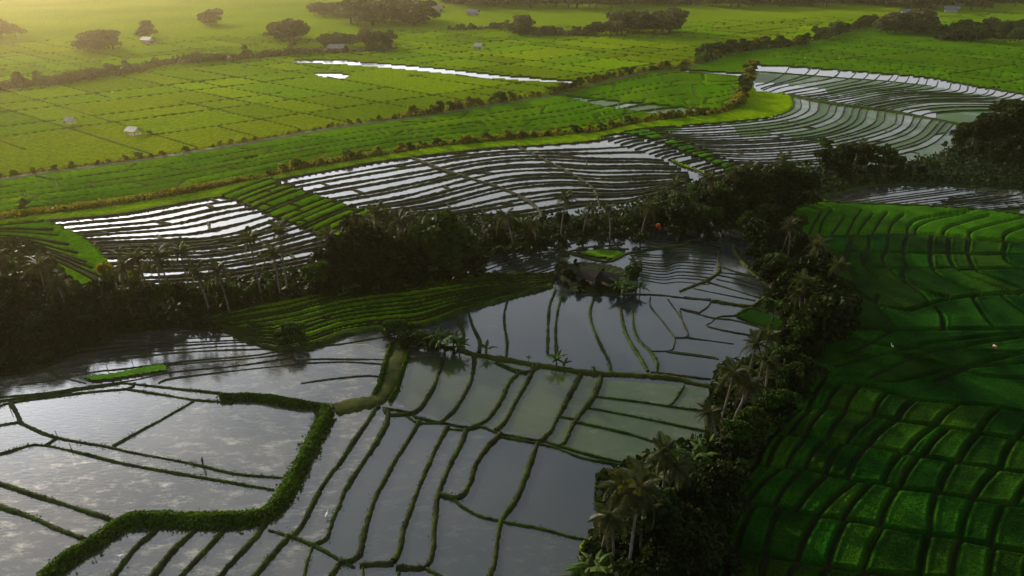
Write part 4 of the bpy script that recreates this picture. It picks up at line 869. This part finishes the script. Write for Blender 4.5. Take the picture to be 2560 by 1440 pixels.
# ------------------------------------------------------------------ huts, people, birds
def hut(px, py, w, l, h, roof, rz, label, wall=None, name='field_hut', sheet=False):
    x, y, z = spot(px, py); o = empty(name, (x, y, z), rz); tag(o, label, 'hut' if name == 'field_hut' else 'house')
    for sx in (-1, 1):
        for sy in (-1, 1):
            b = MB(); b.box(sx*w*.42-.06, sx*w*.42+.06, sy*l*.42-.06, sy*l*.42+.06, -.3, h); b.build('post', M['wood'], o)
    if wall:
        b = MB(); b.box(-w*.4, w*.4, -l*.4, l*.4, -.3, h-.03)
        b.add([(-w*.4, -l*.4, h-.03), (w*.4, -l*.4, h-.03), (0, -l*.4, h+w*.2)], [(0, 1, 2)]); b.add([(-w*.4, l*.4, h-.03), (w*.4, l*.4, h-.03), (0, l*.4, h+w*.2)], [(2, 1, 0)])
        b.build('wall', M[wall], o)
        b = MB(); b.box(-w*.12, w*.12, -l*.4-.05, -l*.4-.005, 0, h*.75); b.build('door', M['wood'], o)
        for s in (-1, 1): b = MB(); b.box(s*w*.26-w*.07, s*w*.26+w*.07, -l*.4-.05, -l*.4-.005, h*.35, h*.7); b.build('window', M['cloth'], o)
    else:
        b = MB(); b.box(-w*.42, w*.42, -l*.42, l*.42, .45, .55); b.build('platform', M['wood'], o)
    for s in (-1, 1):
        b = MB(); e = h-.15; r_ = h+w*.28
        b.add([(s*w*.58, -l*.55, e), (s*w*.58, l*.55, e), (0, l*.55, r_), (0, -l*.55, r_), (s*w*.58, -l*.55, e+.1), (s*w*.58, l*.55, e+.1), (0, l*.55, r_+.12), (0, -l*.55, r_+.12)],
              [(0, 1, 2, 3), (7, 6, 5, 4), (0, 4, 5, 1), (1, 5, 6, 2), (3, 7, 4, 0), (2, 6, 7, 3)]); b.build('roof_slope', M[roof], o)
    if sheet: b = MB(); b.box(-w*.5, w*.0, -l*.56, -l*.53, .6, h-.2); b.build('sheet', M['blue'], o)
    return o
hut(338, 340, 3.6, 4.2, 2.0, 'tin', 1.2, 'open field hut with pale blue tin roof on the left plain')
hut(180, 312, 3.2, 3.6, 1.8, 'tin_old', 1.4, 'smaller grey roofed field hut left of the blue roofed hut')
hut(1199, 128, 5, 5, 3, 'tin_old', 1.0, 'grey field hut with a tree behind on the mid plain')
hut(1475, 705, 4.0, 3.8, 1.7, 'thatch', .9, 'dark thatched hut with blue sheet on the pool island', sheet=True)
hut(1520, 712, 3.4, 3.6, 1.6, 'thatch', 1.1, 'dark thatched hut without sheet right of the blue sheeted hut')
hut(1140, 640, 3.8, 4.2, 2.0, 'tin_old', 1.3, 'grey tin roofed hut half hidden under belt trees')
for a in [(1085, 30, 9, 16, 3, 'tile', 1.4, 'wide pink roofed house beside the large hazy wood'), (1182, 40, 7, 9, 3, 'tin', 1.2, 'white roofed house right of the pink roofed house'), (2264, 38, 6, 8, 3, 'tin', 1.3, 'small white roofed house above the brown wood'),
          (2376, 32, 7, 11, 3.2, 'tin', 1.2, 'white roofed house near the top right corner'), (2398, 14, 7, 10, 3, 'tin_old', 1.1, 'grey roofed house behind the top right white house'), (372, 110, 5, 7, 2.6, 'tin', 1.2, 'pale roofed house in haze on the left plain'),
          (843, 130, 6, 9, 2.6, 'tin_old', 1.5, 'grey blue house above left end of water strip'), (965, 118, 6, 8, 2.8, 'tin_old', 1.3, 'low house below the large hazy wood'), (1420, 12, 7, 10, 3, 'tin', 1.3, 'pale house in the distant wood above the mid plain')]:
    hut(*a, wall='wall', name='house')
def person(px, py, label, shirt='cloth', bend=0, hat=True, rz=0):
    x, y, z = spot(px, py); o = empty('person', (x, y, z-.05), rz); tag(o, label, 'person')
    b = math.sin(R(bend)); c = math.cos(R(bend)); hip = .92
    J = [(0, 0, hip), (0, b*.28, hip+c*.28), (0, b*.50, hip+c*.50), (0, b*.60, hip+c*.58), (0, b*.74, hip+c*.74),
         (-.1, 0, hip-.06), (-.12, .02, .5), (-.13, -.02, .08), (-.13, .12, .04), (.1, 0, hip-.06), (.13, .14, .5), (.14, .1, .08), (.14, .24, .04),
         (-.2, b*.5, hip+c*.48), (-.26, b*.5+.1, hip+c*.2), (-.18, b*.5+.32, hip+c*.08), (.2, b*.5, hip+c*.48), (.27, b*.5+.08, hip+c*.2), (.2, b*.5+.30, hip+c*.02)]
    E = [(0, 1), (1, 2), (2, 3), (3, 4), (0, 5), (5, 6), (6, 7), (7, 8), (0, 9), (9, 10), (10, 11), (11, 12), (2, 13), (13, 14), (14, 15), (2, 16), (16, 17), (17, 18)]
    rad = [.14, .13, .15, .055, .105, .1, .065, .045, .04, .1, .065, .045, .04, .065, .045, .035, .065, .045, .035]
    m = bpy.data.meshes.new('body'); m.from_pydata(J, E, []); ob = link(bpy.data.objects.new('body', m), o)
    sk = ob.modifiers.new('skin', 'SKIN'); sb = ob.modifiers.new('sub', 'SUBSURF'); sb.levels = 1; sb.render_levels = 1
    for i, r_ in enumerate(rad): m.skin_vertices[0].data[i].radius = (r_, r_)
    m.skin_vertices[0].data[0].use_root = True
    dg = bpy.context.evaluated_depsgraph_get(); me = bpy.data.meshes.new_from_object(ob.evaluated_get(dg)); ob.modifiers.clear(); ob.data = me
    me.materials.clear(); [me.materials.append(M[k]) for k in (shirt, 'cloth', 'skin')]
    for p in me.polygons:
        cz = p.center; t = (cz[1]*b+(cz[2]-hip)*c); p.material_index = 2 if t > .56 or cz[2] < .3 or (abs(cz[0]) > .15 and cz[1] > b*.5+.2) else (1 if cz[2] < hip else 0)
    if hat: hb = MB(); top = Vector(J[4]); hb.tube([top+Vector((0, 0, .02)), top+Vector((0, 0, .10)), top+Vector((0, 0, .2))], [.30, .16, .02], 10); hb.build('hat', M['straw'], o)
    return o
person(422, 926, 'dark clothed person standing on a bund right of the green bed', rz=.6, hat=False)
person(2488, 880, 'farmer in red top bending over the hillside rice', 'redcloth', 55, rz=1.8)
person(510, 1166, 'dark clothed person standing on the long bund of the grey pool', rz=2.0, hat=False)
def egret(px, py, label, rz=0, s=1.0, zoff=0):
    x, y, z = spot(px, py); o = empty('egret', (x, y, z+zoff), rz); o.scale = (s,)*3; tag(o, label, 'bird', 'white egrets in the paddies')
    b = MB(); b.tube([(-.38, 0, .42), (-.25, 0, .47), (0, 0, .52), (.18, 0, .58), (.26, 0, .66), (.24, 0, .76), (.27, 0, .86), (.34, 0, .89), (.40, 0, .885)], [.015, .07, .13, .09, .045, .032, .035, .045, .02], 8); b.build('body', M['white'], o)
    b = MB(); b.tube([(.39, 0, .885), (.52, 0, .87)], [.018, .004], 5); b.build('beak', M['beak'], o)
    for sy in (-.05, .05): b = MB(); b.tube([(.02, sy, .45), (.0, sy, .22), (.03, sy, 0)], [.018, .014, .014], 5); b.build('leg', M['cloth'], o)
for a in [(305, 1398, 'white egret wading in the lowest left strip pool'), (818, 1294, 'white egret beside a thick bund in the long strips'), (2229, 872, 'white egret standing in the middle of the hillside'), (281, 235, 'white egret on the left plain below the long hedge'),
          (1236, 142, 'white egret right of the mid plain hut'), (1378, 144, 'white egret in the bright plain above the water strip'), (1454, 149, 'white egret right of the first plain egret'), (1652, 94, 'white egret near the dark far grove'), (610, 97, 'white egret by the hedge of the left plain'),
          (2012, 148, 'white egret above the upper pools'), (2098, 150, 'rightmost white egret above the upper pools'), (1008, 118, 'white egret below the large hazy wood'), (1942, 540, 'white egret at the edge of the right belt'), (1836, 66, 'white egret on the last bright field')]:
    egret(*a, rz=rnd.uniform(0, 6), s=1.1 if a[1] < 300 else 1.0)
def post(px, py, H, label, cat='post', name='wooden_post', r=.05, flag=False):
    x, y, z = spot(px, py); o = empty(name, (x, y, z)); tag(o, label, cat)
    b = MB(); b.tube([(0, 0, -.4), (.03, 0, H*.5), (-.02, .02, H)], [r, r*.9, r*.7], 6); b.build('pole', M['wood'], o)
    if flag:
        b = MB(); b.add([(0, 0, H), (.5, .1, H-.1), (.6, .15, H-.7), (.05, 0, H-.6), (0, .02, H), (.5, .12, H-.1), (.6, .17, H-.7), (.05, .02, H-.6)], [(0, 1, 2, 3), (7, 6, 5, 4)]); b.build('flag', M['white'], o)
post(143, 1092, 1.1, 'thin stake where two bunds meet in the left pools'); post(178, 1122, 1.0, 'thin stake on the second bund of the left pools'); post(28, 1030, 1.0, 'stake at the head of the dark short bund')
post(372, 892, 1.3, 'dark post above the green rice bed'); post(268, 922, .9, 'short dark post left of the green rice bed'); post(330, 905, .9, 'short dark post over the middle of the green bed')
post(1470, 522, 5.0, 'tall thin bamboo pole before the middle terrace', 'pole', 'bamboo_pole', .05); post(1387, 690, 3.4, 'thin bamboo pole left of the hut island', 'pole', 'bamboo_pole', .05); post(1468, 622, 2.6, 'thin bamboo pole above the small bright bed', 'pole', 'bamboo_pole', .05)
post(247, 932, 1.8, 'white flag on a stick at the green bed', 'flag', 'flag_pole', .03, True)

# ------------------------------------------------------------------ haze
hz = MB(); hz.box(-3550, 3550, -350, 6050, -16.2, 67)
hm = bpy.data.materials.new('haze'); hm.use_nodes = True; t = hm.node_tree; t.nodes.clear()
ho = t.nodes.new('ShaderNodeOutputMaterial'); pv = t.nodes.new('ShaderNodeVolumePrincipled')
pv.inputs['Color'].default_value = (.94, .78, .46, 1); pv.inputs['Density'].default_value = .00021; pv.inputs['Anisotropy'].default_value = .89
t.links.new(pv.outputs[0], ho.inputs['Volume'])
hz.build('haze', hm)['kind'] = 'stuff'
